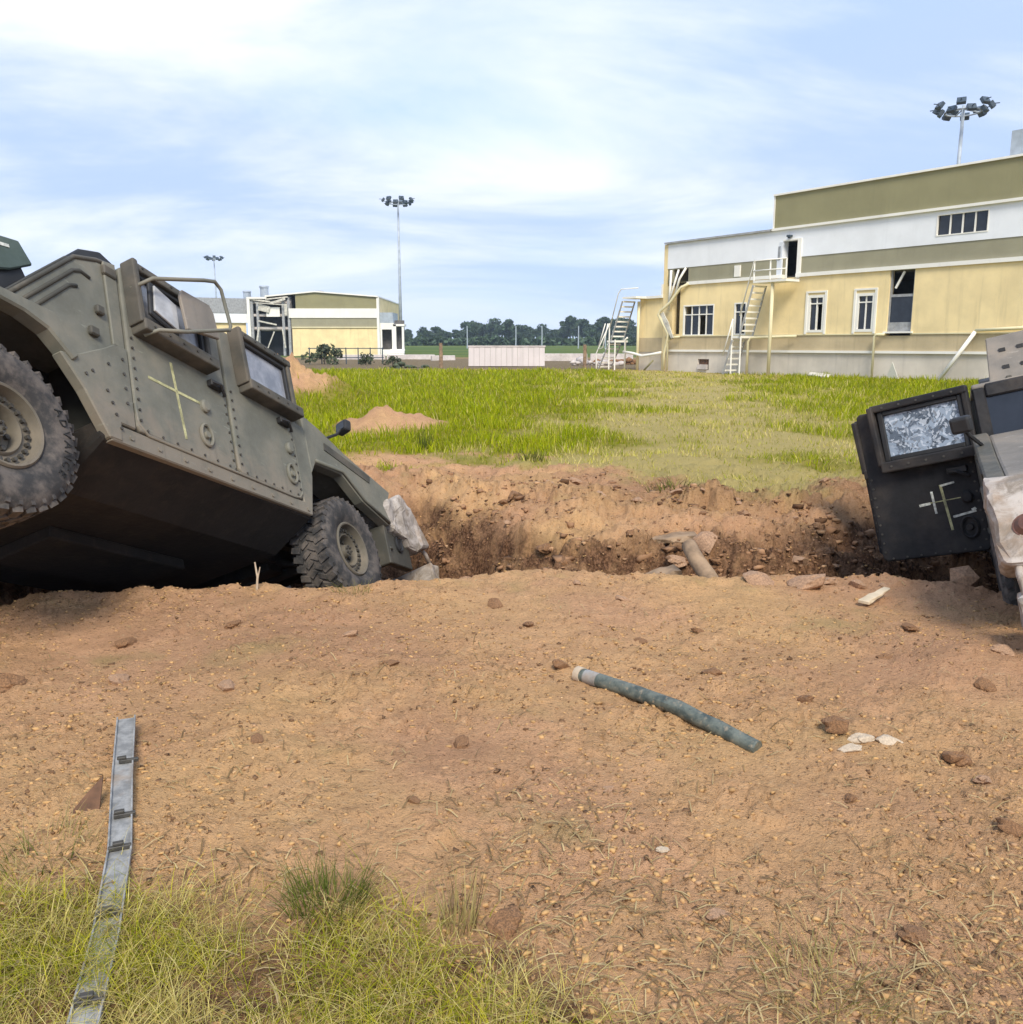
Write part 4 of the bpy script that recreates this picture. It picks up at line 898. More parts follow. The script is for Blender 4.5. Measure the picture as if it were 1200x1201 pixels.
part('wall_lamp', 'lamp_dark', lambda m: (m.box(8.05, 8.25, -.25, -.01, 7.02, 7.12), m.box(8.1, 8.2, -.22, -.12, 6.95, 7.02)))
part('sign_board', 'white_trim', lambda m: m.box(4.55, 4.95, -.05, .03, 5.25, 5.85))
part('roof_unit', 'mast', lambda m: m.box(18.55, 21.0, .5, 2.4, 9.25, 10.35))
# sloping pipe, downpipes and torn trim
def pipe(name, pts, r, mat, parent=B): m = MB(); m.tube(pts, r, 8); return m.build(name, M[mat], parent, smooth=True)
pipe('downpipe', [(8.06, -1.15, 0), (8.06, -1.15, 4.72)], .09, 'cream_trim')
pipe('gas_pipe', [(6.36, -.8, 0), (6.36, -.8, 1.75), (6.55, -.8, 1.95), (8.3, -.35, 2.0), (9.0, -.25, 2.02)], .07, 'cream_trim')
pipe('gas_pipe', [(13.4, -.2, 0), (13.4, -.2, 1.98), (13.5, -.2, 2.06), (13.9, -.2, 2.06)], .06, 'cream_trim')
pipe('leaning_pipe', [(16.9, -.55, .0), (18.15, -.15, 2.15)], .085, 'white_trim')
pipe('fallen_pipe', [(18.15, -.15, 2.20), (20.5, -.2, 2.30)], .07, 'cream_trim')
part('torn_sheet', 'white_trim', lambda m: m.prism([(14.2, .0), (14.85, .0), (14.62, .8), (14.5, .55)], lambda a, b, t_: (a, t_ - (b) * .3, b), -.30, -.27))
MB().box(-.5, .5, -.2, .2, -.03, .03).build('torn_sheet', M['torn'], B, (11.2, -1.2, .12), (.3, .1, .4))
# collapsed corner: dark split, buckled cladding
part('buckled_cladding', 'torn', lambda m: m.prism([(-.75, 3.35), (-.45, 3.05), (.35, 1.95), (.50, 2.0), (.05, 2.9), (-.4, 3.5)], lambda a, b, t_: (a, t_, b), -.45, -.38))
part('buckled_cladding', 'olive_wall', lambda m: m.prism([(-.78, 3.30), (-.60, 3.45), (.42, 1.98), (.15, 1.90)], lambda a, b, t_: (a, t_ + .02 * a, b), -.36, -.24))
pipe('bent_gutter', [(1.25, -.12, 5.05), (.75, -.2, 4.85), (.1, -.35, 4.05), (-.55, -.5, 3.55), (-.70, -.5, 3.35), (-.35, -.4, 2.75), (.05, -.4, 2.2), (-.15, -.3, 1.7), (-.38, -.25, 1.1), (-.40, -.25, .1)], .085, 'cream_trim')
pipe('bent_gutter', [(.45, -.1, 5.9), (.2, -.2, 5.0), (-.1, -.3, 4.0)], .06, 'white_trim'); pipe('corner_post', [(-.15, -.10, 5.9), (-.22, -.12, 3.6)], .07, 'white_trim'); pipe('bent_gutter', [(1.05, -.14, 5.95), (.62, -.2, 5.35), (.35, -.25, 4.4)], .07, 'white_trim')
pipe('gas_pipe', [(-.1, -.25, .05), (-.1, -.25, 1.75), (.2, -.25, 2.0), (.8, -.2, 2.05)], .06, 'cream_trim')
# annex
A = MB(); wall_cells(A, -2.9, -.86, 2.0, 4.35, .1, .4); A.box(-2.9, -2.6, .401, 6, 2.0, 4.35); A.build('annex_wall', M['yellow_wall'], B)
A = MB(); A.box(-2.92, -.86, .08, .4, 1.15, 1.999); A.box(-2.92, -2.62, .401, 6, 1.15, 1.999); A.build('annex_base', M['brown_wall'], B)
A = MB(); A.box(-2.92, -.86, .12, .4, -.3, 1.149); A.box(-2.92, -2.62, .401, 6, -.3, 1.149); A.build('annex_plinth', M['plinth'], B)
part('annex_roof', 'white_trim', lambda m: m.box(-3.15, -.851, -.1, 6.2, 4.351, 4.50)); part('roof_post', 'white_trim', lambda m: m.box(-.98, -.86, -.05, .07, 4.50, 5.15))
pipe('sagging_pipe', [(-3.9, -.3, 1.15), (-3.0, -.3, 1.05), (-2.2, -.3, .90), (-1.5, -.3, .98), (-.6, -.3, 1.12)], .085, 'white_trim')
pipe('downpipe', [(-2.72, -.2, 0), (-2.72, -.2, 4.2)], .085, 'cream_trim'); pipe('downpipe', [(-3.75, -.3, 0), (-3.75, -.3, 1.9), (-3.55, -.3, 2.02)], .06, 'white_trim')
pipe('leaning_post', [(-2.0, -.35, .0), (-1.2, -.35, .65)], .06, 'olive_wall')
# outside stairs
def stairs(name, label, flights, landings, rails, posts, yo, w=1.0):
    rt = empty(name, (0, 0, 0)); rt.matrix_world = B_MAT; tag(rt, label, 'stairs')
    for (x0, z0, x1, z1, n) in flights:
        for k in range(n):
            t_ = (k + .5) / n; x = x0 + (x1 - x0) * t_; z = z0 + (z1 - z0) * t_; dx = abs(x1 - x0) / n * .62
            MB().box(x - dx, x + dx, yo, yo + w, z - .045, z + .045).build('tread', M['white_trim'], rt)
        for yy in (yo - .04, yo + w):
            MB().tube([(x0, yy + .02, z0 - .12), (x1, yy + .02, z1 - .12)], .05, 6).build('stringer', M['steel_grey'], rt)
    for (a, b, z) in landings: MB().box(a, b, yo, yo + w + .1, z - .12, z).build('landing', M['white_trim'], rt)
    for pts in rails: MB().tube([(p[0], yo - .02, p[1]) for p in pts], .035, 6).build('handrail', M['white_trim'], rt, smooth=True)
    for (x, z0, z1) in posts: MB().tube([(x, yo + .02, z0), (x, yo + .02, z1)], .045, 6).build('post', M['white_trim'], rt)
    return rt
bpy.context.view_layer.update(); B_MAT = B.matrix_world.copy()
stairs('outside_stairs', 'pale steel staircase climbing to the open upper door of the yellow building', [(7.0, 4.75, 6.25, 2.15, 8), (5.75, 1.95, 5.2, .05, 6)], [(6.95, 9.0, 4.86), (5.65, 6.3, 2.05)],
       [[(9.0, 5.85), (7.0, 5.85), (6.2, 3.1)], [(9.0, 5.35), (7.0, 5.35)], [(5.75, 2.95), (5.15, 1.0)]], [(6.98, 4.86, 5.85), (8.98, 4.86, 5.85), (8.0, 4.86, 5.85), (5.7, 0, 2.9), (6.3, 0, 2.0)], -1.35)
stairs('outside_stairs', 'white steel staircase rising to the flat roof of the low annex', [(-3.35, 4.35, -4.35, 1.95, 8), (-4.55, 1.75, -5.55, .05, 6)], [(-3.4, -2.2, 4.48), (-4.75, -4.0, 1.85)],
       [[(-2.0, 4.95), (-3.5, 4.95), (-3.75, 4.7), (-4.45, 2.7)], [(-4.5, 2.9), (-5.75, 1.0), (-5.75, 0)], [(-4.9, 2.9), (-5.5, 1.5)], [(-4.65, 2.9), (-5.1, 1.4), (-5.55, 1.3)]], [(-4.55, 0, 2.9), (-4.0, 0, 1.9), (-5.75, 0, .95)], -.95)

# far building with the broken bay
L = empty('damaged_building', (-37.0, 128.0, .0)); tag(L, 'distant yellow and white building with a torn open end bay', 'building')
def lp(name, mat, fn): m = MB(); fn(m); return m.build(name, M[mat], L)
lp('yellow_wall', 'yellow_wall', lambda m: m.box(6.0, 18.0, 0, .4, -.2, 3.90)); lp('cream_ledge', 'cream_trim', lambda m: m.box(6.0, 18.05, -.15, .4, 3.901, 4.05))
lp('lower_band', 'greyolive_wall', lambda m: m.box(5.9, 18.0, .02, .4, 4.051, 5.28)); lp('white_band', 'white_trim', lambda m: m.box(5.6, 18.1, -.08, .4, 5.281, 6.58))
lp('upper_band', 'olive_wall', lambda m: m.prism([(6.6, 6.581), (18.0, 6.581), (18.0, 8.12), (9.4, 8.80), (6.6, 8.70)], lambda a, b, t_: (a, t_, b), .02, .4))
lp('roof_edge', 'white_trim', lambda m: m.prism([(2.4, 8.15), (2.4, 8.35), (9.4, 8.98), (18.25, 8.30), (18.25, 8.13), (9.4, 8.81)], lambda a, b, t_: (a, t_, b), -.25, 24))
lp('corner_trim', 'white_trim', lambda m: m.box(18.001, 18.35, -.1, .42, -.2, 8.15))
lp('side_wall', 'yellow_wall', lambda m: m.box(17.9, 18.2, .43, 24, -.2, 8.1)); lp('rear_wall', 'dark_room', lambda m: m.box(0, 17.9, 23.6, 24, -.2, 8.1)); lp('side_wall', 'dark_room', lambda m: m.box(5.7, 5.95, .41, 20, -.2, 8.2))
for zz in (3.7, 5.5, 7.3): lp('floor_beam', 'concrete', lambda m: m.box(.2, 5.8, .3, .7, zz, zz + .35))
for xx in (.2, 1.0, 4.6, 5.4): lp('bay_column', 'steel_grey', lambda m: m.box(xx, xx + .35, .1, .5, -.2, 8.2))
for k, (xx, zz, ww, hh, an) in enumerate(((3.4, 6.1, 1.9, 1.3, 0), (1.6, 7.7, 3.0, .25, 8), (4.0, 8.0, 3.2, .18, -6), (2.6, 4.6, 2.6, .2, 12), (2.2, 6.6, 1.6, .9, 14), (4.2, 7.6, 2.2, .3, -16), (3.0, 2.2, .16, 2.6, 24), (5.3, 6.4, .4, 1.6, 0), (1.2, 2.8, .25, 2.4, 10), (4.9, 2.4, .2, 2.6, -7), (3.1, 7.2, 4.0, .12, 4))):
    MB().box(-ww / 2, ww / 2, -.05, .05, -hh / 2, hh / 2).build('torn_panel', M['torn'] if k else M['white_trim'], L, (xx, .0 - .05 * k, zz), (0, R(an), 0))
lp('bay_floor', 'concrete', lambda m: m.box(.1, 5.7, .8, 23, 3.5, 3.7)); lp('bay_shade_backing', 'black', lambda m: m.box(.1, 5.7, 3.2, 3.4, -.2, 8)); lp('bay_inner_wall', 'black', lambda m: m.box(.15, .35, .6, 3.2, -.2, 8)); lp('bay_shade_slab', 'dark_room', lambda m: m.box(.0, 5.9, .6, 7, 8.0, 8.14))  # black backing paints in the bay's shade; roof slab added to darken it
lp('corner_frame', 'white_trim', lambda m: (m.box(-.2, .19, -.2, .3, -.2, 7.9), m.box(-.2, 2.6, -.22, .28, 7.901, 8.15)))
Wg = MB().box(0, 46, 0, 12, 4.6, 7.9).build('wing_wall', M['white_wall'], L, (-.3, .6, 0), (0, 0, R(119)))
MB().box(0, 46, 0, 12.4, 5.9, 7.92).build('wing_roof', M['steel_grey'], L, (-.42, .45, .05), (0, 0, R(119)))
MB().box(.3, 46, .3, 12, -.2, 4.59).build('wing_base', M['yellow_wall'], L, (-.3, .6, 0), (0, 0, R(119)))
for k in range(6): MB().box(1.5 + k * 3, 3.6 + k * 3, 12.0, 12.06, 4.75, 5.8).build('window', M['dark_glass'], L, (-.3, .6, 0), (0, 0, R(119)))
lp('roof_vent', 'mast', lambda m: m.lathe([(0, 9.25), (.6, 9.2), (.62, 9.0), (.55, 9.0), (.55, 7.4)], 14, lambda r, h, c, q: (-1.3 + r * c, 4 + r * q, h)))
lp('roof_vent', 'mast', lambda m: m.lathe([(0, 9.9), (.7, 9.85), (.72, 9.6), (.6, 9.6), (.6, 7.6)], 14, lambda r, h, c, q: (1.5 + r * c, 3 + r * q, h)))
lp('ridge_cap', 'steel_grey', lambda m: m.box(8.7, 9.9, 2, 4, 8.9, 9.15))
lp('porch_wall', 'white_trim', lambda m: wall_cells(m, 18.36, 20.3, -.2, 4.6, .5, .8, [(18.6, 20.0, .9, 3.7)])); lp('porch_room', 'dark_room', lambda m: m.box(18.4, 21.6, 2.2, 2.4, -.2, 5))
lp('porch_upper', 'mast', lambda m: m.box(18.36, 20.2, .5, 6, 4.601, 6.05)); lp('porch_side', 'white_trim', lambda m: (m.box(20.301, 20.6, .5, .9, -.2, 4.4), m.box(21.4, 21.7, .6, 1.0, -.2, 4.1), m.box(20.2, 21.8, .5, 3, 4.15, 4.45)))
for k in range(4): lp('porch_step', 'white_trim', lambda m: m.box(19.4 + k * .12, 21.8, -1.0 + k * .35, -.3 + k * .35, -.2 + k * .3, .05 + k * .3))

# ------------------------------------------------------------------ floodlight masts
def mast(x, y, h, rad, n, label):
    rt = empty('floodlight_mast', (x, y, hz(x, y, False))); tag(rt, label, 'floodlight', 'floodlight masts')
    MB().tube([(0, 0, 0), (0, 0, h * .5), (0, 0, h)], .30, 10, r2=.13).build('mast', M['mast'], rt, smooth=True)
    rg = MB(); rg.tube([(rad * .62 * math.cos(a * math.pi / 10), rad * .62 * math.sin(a * math.pi / 10), h - .55) for a in range(21)], .07, 6)
    for a in range(4): rg.tube([(0, 0, h - .3), (rad * .62 * math.cos(a * math.pi / 2), rad * .62 * math.sin(a * math.pi / 2), h - .55)], .06, 6)
    rg.build('crown_ring', M['mast'], rt)
    for k in range(n):
        a = 2 * math.pi * (k + .3) / n; rr = rad * (.95 if k % 2 else .75)
        m = MB().box(-.36, .36, -.16, .16, -.28, .28); m.tube([(0, .16, 0), (0, .55, -.25)], .05, 6)
        m.build('floodlight', M['lamp_dark'], rt, (rr * math.cos(a), rr * math.sin(a), h - .1 - (.45 if k % 2 == 0 else 0)), (R(35), 0, a - math.pi / 2), bevel=.05)
mast(-17.0, 139.0, 22.9, 2.3, 14, 'floodlight mast standing beside the porch of the damaged building')
mast(38.7, 81.0, 21.7, 2.3, 14, 'floodlight mast rising behind the yellow building with olive upper block')
mast(-76.5, 236.0, 23.0, 2.3, 14, 'farthest floodlight mast rising behind the wing of the damaged building')

# ------------------------------------------------------------------ yard behind the meadow
S_ = empty('concrete_slab', (-.35, 66.0, 0)); tag(S_, 'pale ribbed concrete slab propped in the yard behind the meadow', 'slab')
for k in range(14): MB().box(-2.8 + k * .4, -2.415 + k * .4, -.12 + .015 * (k % 2), .12, .02, 1.42 + .01 * (k % 3)).build('panel', M['ribbed_concrete'], S_, rot=(R(-12), 0, 0))
MB().box(-2.85, 2.85, -.16, .16, 1.43, 1.52).build('cap', M['concrete'], S_, rot=(R(-12), 0, 0))
def post(x, y, h, label, mat, r=.14, name='fence_post', cat='post', group=None):
    m = MB(); m.tube([(0, 0, -.1), (.02, 0, h * .6), (0, .01, h)], r, 7, r2=r * .85); tag(m.build(name, mat, None, (x, y, hz(x, y, False))), label, cat, group)
post(-4.95, 63, 1.7, 'thick brown post standing left of the pale concrete slab', M['wood_old']); post(5.2, 64, 1.6, 'thick brown post standing right of the pale concrete slab', M['wood_old'])
for k, px in enumerate((549, 605, 635, 677, 708)): post((px - 600) / 1040 * 230, 230, 5.6 if px < 700 else 4, 'slim pale pole at the edge of the far field', M['mast'], .16, 'utility_pole', 'pole', 'slim poles along the far field')
def block(x, y, l, h, rz, label, mat=None, w=.5, rx=0.):
    m = MB(); m.prism([(-w / 2, 0), (w / 2, 0), (w * .32, h), (-w * .32, h)], lambda a, b, t_: (t_, a, b), -l / 2, l / 2)
    tag(m.build('concrete_barrier', mat or M['concrete'], None, (x, y, hz(x, y, False) - .03), (rx, 0, rz), bevel=.04), label, 'barrier', 'concrete barriers in the yard')
for (x, y, l, rz) in ((-16.5, 98, 5.5, .06), (-10.9, 97.5, 5.2, -.03), (-7.0, 92, 2.6, .5)): block(x, y, l, .55, rz, 'long low concrete barrier in the yard left of the pale slab')
for (x, y, l, rz) in ((5.2, 88, 4.4, .03), (9.9, 89, 4.2, -.05)): block(x, y, l, .75, rz, 'low concrete barrier in the yard right of the pale slab')
def rubble(x, y, s, label, mat, name='rubble_heap', cat='rubble'):
    n = 26; V, Fi = ico(); vs = []; fs = []
    for k in range(n):
        p = np.array([RNG.normal(0, s), RNG.normal(0, s * .6), 0]); r = s * RNG.uniform(.12, .4); p[2] = abs(RNG.normal(0, s * .18))
        vs.append(V * r * RNG.uniform(.6, 1.3, (len(V), 1)) * np.array([1.3, 1, .7]) + p); fs.append(Fi + k * len(V))
    tag(link_mesh(name, np_mesh(name, np.concatenate(vs), np.concatenate(fs), mat), None, (x, y, hz(x, y, False))), label, cat)
rubble(6.6, 70, .9, 'grey rubble heap beside the foot of the annex stairs', M['concrete']); rubble(9.0, 74, 1.0, 'dark soil heap in the yard behind the annex stairs', M['clod']); rubble(-7.5, 62, .7, 'dark brush heap near the brown post', M['bush'])
fn_ = empty('dark_railing', (-16.6, 74, 0)); tag(fn_, 'dark metal railing in front of the damaged building', 'railing')
for k in range(7): MB().box(k * 1.0 - .04, k * 1.0 + .04, -.04, .04, -.1, 1.35).build('post', M['lamp_dark'], fn_)
for zz in (.5, 1.25): MB().box(-.1, 6.1, -.03, .03, zz, zz + .07).build('rail', M['lamp_dark'], fn_)

# ------------------------------------------------------------------ trees
def crown_mesh(name, n, rx, rz, mat, leaf, seed):
    r = np.random.default_rng(seed); k = 11
    cen = np.stack([r.normal(0, rx * .45, k), r.normal(0, rx * .45, k), r.uniform(.25, .95, k) * rz * 2], -1); cr = r.uniform(.32, .58, k) * rx
    cen[:, :2] *= (1.15 - .65 * np.abs(cen[:, 2:3] / (2 * rz) - .45))
    i = r.integers(0, k, n); d = r.normal(0, 1, (n, 3)); d /= np.linalg.norm(d, axis=1)[:, None]
    p = cen[i] + d * (cr[i] * r.uniform(.35, 1.08, n) ** .5)[:, None] * np.array([1, 1, .8])
    a = r.normal(0, 1, (n, 3)); a /= np.linalg.norm(a, axis=1)[:, None]; b = np.cross(a, r.normal(0, 1, (n, 3))); b /= np.linalg.norm(b, axis=1)[:, None]
    s = (leaf * r.uniform(.6, 1.5, n))[:, None]
    V = np.stack([p - a * s, p + b * s * .6, p + a * s, p - b * s * .6], 1).reshape(-1, 3)
    return np_mesh(name, V, np.arange(n * 4).reshape(n, 4), mat)
CR = [crown_mesh('crown', 1500, 3.6, 4.2, M['leaf'], .42, s) for s in range(5)]
def trunk_mesh(seed):
    r = random.Random(seed); m = MB(); m.tube([(0, 0, -.3), (.1, 0, 2), (r.uniform(-.3, .3), .1, 5.5)], .32, 8, r2=.10)
    for k in range(4):
        a = r.uniform(0, 6.28); z = r.uniform(1.8, 4); m.tube([(.05, 0, z), (1.2 * math.cos(a), 1.2 * math.sin(a), z + 1.3), (2 * math.cos(a), 2 * math.sin(a), z + 2.6)], .11, 6, r2=.03)
    return m.mesh('trunk', M['bark'], smooth=True)
TM = [trunk_mesh(s) for s in range(3)]
tr_r = random.Random(5)
for k in range(64):
    px = 440 + (k % 32) * 11.0 + tr_r.uniform(-5, 5); Y = 395 + (25 if k >= 32 else 0) + tr_r.uniform(-14, 14)
    x = (px - 600) / 1040 * Y; sc = tr_r.uniform(.58, 1.0) * (1.0 + .32 * (660 < px < 735) + .12 * (545 < px < 590)) * (.72 if px < 540 else 1)
    if 610 < px < 645 and k < 32: sc *= .7
    rt = empty('tree', (x, Y, hz(x, Y, False)), (0, 0, tr_r.uniform(0, 6.28))); rt.scale = (sc * 1.15, sc * 1.15, sc)
    tag(rt, 'tall dark tree in the far tree line behind the annex stairs' if px > 655 else 'low tree of the far tree line near the slim floodlight mast' if px < 540 else 'dark green tree in the far tree line behind the pale concrete slab', 'tree', 'trees beyond the far field')
    link_mesh('trunk', TM[k % 3], rt); link_mesh('crown', CR[k % 5], rt, (0, 0, 1.6))
BU = [crown_mesh('foliage', 500, .8, .6, M['bush'], .10, 20 + s) for s in range(2)]
for (x, y, s_, lab) in ((-15.1, 72.5, 1.5, 'round dark bush growing against the dark railing'), (-11.6, 71.5, .8, 'small dark bush beside the end of the dark railing'), (-9.0, 68, .7, 'low brown bush in the yard left of the brush heap')):
    rt = empty('bush', (x, y, hz(x, y, False))); rt.scale = (s_,) * 3; tag(rt, lab, 'bush'); link_mesh('foliage', BU[int(s_ * 10) % 2], rt, (0, 0, -.1))
    MB().tube([(0, 0, -.05), (.03, .02, .5)], .04, 6).build('stem', M['bark'], rt)
# low hedge band on the far side of the field
hg_n = 9000; hx = RNG.uniform(-75, 75, hg_n); hy = 300 + RNG.normal(0, 1.6, hg_n); hzv = height(hx, hy, False) + RNG.uniform(0, 2.3, hg_n) * (1 + .3 * fbm(hx * .08, hy * .08, 2))
a = RNG.normal(0, .45, (hg_n, 3)); b = RNG.normal(0, .45, (hg_n, 3)); p = np.stack([hx, hy, hzv], -1)
V_ = np.stack([p - a, p + b, p + a, p - b], 1).reshape(-1, 3)
tag(link_mesh('field_hedge', np_mesh('field_hedge', V_, np.arange(hg_n * 4).reshape(-1, 4), M['leaf'])), 'low dark hedge running across the far green field', 'hedge', kind='stuff')

# ------------------------------------------------------------------ things lying on the dug ground
def lump_mesh(name, seed, mat, sx=1., sy=.8, sz=.6, jag=.35, sub=3):
    bm = bmesh.new(); bmesh.ops.create_icosphere(bm, subdivisions=sub, radius=1); r = np.random.default_rng(seed)
    off = r.uniform(0, 50, 2); jag = jag * 1.7
    cuts = [(Vector(r.normal(0, 1, 3)).normalized(), r.uniform(.55, .9)) for _ in range(7)]
    for v in bm.verts:
        p = v.co.normalized(); k = 1 + jag * float(fbm(np.array([p.x * 1.6 + off[0] + p.z]), np.array([p.y * 1.6 + off[1] - p.z]), 3)[0])
        q = p * k
        for n_, d_ in cuts:
            e = q.dot(n_) - d_
            if e > 0: q -= n_ * e * .9
        v.co = (q.x * sx, q.y * sy, q.z * sz)
    me = bpy.data.meshes.new(name); bm.to_mesh(me); bm.free(); me.materials.append(mat); return me
CL = [lump_mesh('earth_clod', s, M['clod'], 1.1, .8, .48) for s in range(5)]; CP = [lump_mesh('earth_clod', 30 + s, M['clod_pink'], 1.1, .85, .48) for s in range(4)]
def lay(name, me, x, y, s, label, cat, group=None, rot=None, sink=.12):
    o = link_mesh(name, me, None, (x, y, hz(x, y) + s * sink), rot or (random.uniform(-.4, .4), random.uniform(-.4, .4), random.uniform(0, 6.28)), (s, s, s)); return tag(o, label, cat, group)
lay('earth_clod', CL[0], .25, 4.19, .050, 'dark clod lying just off the dusty end of the green-grey pipe', 'clod')
lay('earth_clod', CL[1], 1.34, 3.42, .060, 'dark upright clod next to two pale stones', 'clod', sink=.6)
lay('earth_clod', CL[2], 1.38, 3.55, .035, 'small dark clod behind the pair of pale stones', 'clod')
lay('earth_clod', CL[3], -.02, 2.21, .060, 'dark brown clod beside the stiff stubble stalks', 'clod')
lay('earth_clod', CL[4], 1.10, 2.16, .05, 'brown clod beside the pale dry straw tuft', 'clod')
lay('earth_clod', CL[1], -2.40, 3.98, .10, 'wide flat dark clod with a weedy edge below the lifted rear wheel', 'clod', sink=.0)
for k, (x, y, s) in enumerate(((.98, 4.11, .045), (1.33, 3.79, .045), (-1.03, 3.35, .036), (1.73, 3.22, .06), (.59, 2.27, .035), (-.21, 3.36, .045), (1.65, 2.68, .05), (-1.35, 3.97, .05), (-1.9, 4.05, .06), (.7, 4.6, .04), (1.9, 4.3, .04), (2.2, 4.7, .05), (-.6, 4.2, .04), (.35, 3.0, .025), (1.2, 2.9, .03), (-.35, 2.9, .025), (-.9, 4.7, .05), (1.75, 3.05, .04), (2.2, 3.9, .05), (-2.1, 4.6, .06), (-1.6, 4.9, .05), (.1, 4.9, .045), (2.45, 4.2, .05), (1.05, 4.75, .04), (-.1, 5.3, .06), (.7, 5.4, .05))):
    lay('earth_clod', (CL + CP)[(k * 2) % 9] if k % 3 else CL[k % 5], x, y, s, 'brown earth clod lying loose on the bare dirt in front of the trench', 'clod', 'clods in front of the trench')
r_ = random.Random(9); k = 0
while k < 70:
    x = r_.uniform(-.6, 4.5); y = r_.uniform(5.7, 10.4)
    zz = hz(x, y, False)
    if grass_mask(np.array([x]), np.array([y]))[0] > .5 or (x > 2.6 and y < 6.6): continue
    s = r_.uniform(.03, .11) * (1.2 if zz < -.1 else .8)
    lay('earth_clod', CP[k % 4] if k % 3 else CL[k % 5], x, y, s, 'rough brown earth clod broken loose in the trench bank', 'clod', 'clods of the trench bank', sink=.2); k += 1
lay('earth_clod', CP[0], 1.96, 5.72, .13, 'large rounded pink-brown clod half set in the trench edge', 'clod', sink=.1); lay('earth_clod', CP[1], 1.66, 5.74, .12, 'smooth pink-brown clod beside the largest rounded clod', 'clod', sink=.0)
ST_ = [lump_mesh('stone', 60 + s, M['stone_pale'], 1, .6, .35, .3) for s in range(3)]
lay('stone', ST_[0], 1.43, 3.37, .055, 'flat pale stone beside the upright dark clod', 'stone', rot=(0, 0, .1)); lay('stone', ST_[1], 1.53, 3.36, .055, 'pointed pale stone at the end of the stone pair', 'stone', rot=(0, .1, -.2)); lay('stone', ST_[2], 1.34, 3.27, .05, 'pale stone in front of the upright dark clod', 'stone', rot=(0, 0, .3))
lay('stone', ST_[2], .48, 2.57, .022, 'small pale pebble alone on the bare dirt', 'stone')
lay('rubble_block', lump_mesh('rubble_block', 77, M['clod_pink'], 1, .9, .8, .1, 1), 3.03, 5.75, .12, 'pale angular rubble block below the open black door', 'rubble', rot=(.1, .2, .4), sink=.45)
# split stick, log, board, twig
def bar(name, p0, p1, w, h, mat, label, cat, taper=1., bevel=.004):
    p0, p1 = Vector(p0), Vector(p1); d = p1 - p0; l = d.length
    m = MB(); n = 7; r = random.Random(hash(name) % 99 + int(l * 100))
    vs = []
    for i in range(n + 1):
        t_ = i / n; k = 1 + (taper - 1) * t_
        for (a, b) in ((-1, -1), (1, -1), (1, 1), (-1, 1)): vs.append((t_ * l, a * w / 2 * k * r.uniform(.85, 1.1) + r.uniform(-.1, .1) * w, b * h / 2 * k * r.uniform(.85, 1.1)))
    fs = [(3, 2, 1, 0), tuple(n * 4 + j for j in range(4))] + [(i * 4 + j, i * 4 + (j + 1) % 4, i * 4 + 4 + (j + 1) % 4, i * 4 + 4 + j) for i in range(n) for j in range(4)]
    m.add(vs, fs); o = m.build(name, mat, None, p0, (0, 0, 0), bevel=bevel); o.rotation_euler = d.to_track_quat('X', 'Z').to_euler(); return tag(o, label, cat)
bar('wood_splinter', (2.17, 5.27, hz(2.17, 5.27) + .03), (2.42, 5.52, hz(2.42, 5.52) + .06), .07, .025, M['wood_pale'], 'pale fresh wood splinter lying on the trench edge', 'wood', .55)
lg = MB(); lg.tube([(0, 0, 0), (-.02, .17, .055), (-.065, .35, .125), (-.10, .53, .215)], .072, 10, r2=.062); lgo = lg.build('broken_log', M['wood_old'], None, (1.50, 6.32, -.17), (0, 0, 0), bevel=.01, smooth='auto'); tag(lgo, 'broken brown log leaning against the far trench bank', 'log')
by = next(q for q in np.arange(7.2, 9, .03) if hz(1.3, q, False) > -.16)
bar('old_board', (1.00, by, -.16), (1.66, by - .03, -.09), .22, .05, M['wood_old'], 'weathered board set in the bank behind the leaning log', 'board')
bar('old_board', (.98, 6.95, -.32), (1.35, 7.0, -.20), .22, .06, M['wood_old'], 'broken board lying in the trench beside the leaning log', 'board')
tw = MB(); tw.tube([(0, 0, 0), (.01, .0, .10), (-.005, .01, .2)], .009, 6, r2=.005); tw.tube([(.01, 0, .09), (.03, 0, .17)], .006, 5, r2=.003); tag(tw.build('twig', M['stone_pale'], None, (-1.66, 5.58, hz(-1.66, 5.58) - .02)), 'bare pale twig standing on the trench edge under the truck', 'twig')
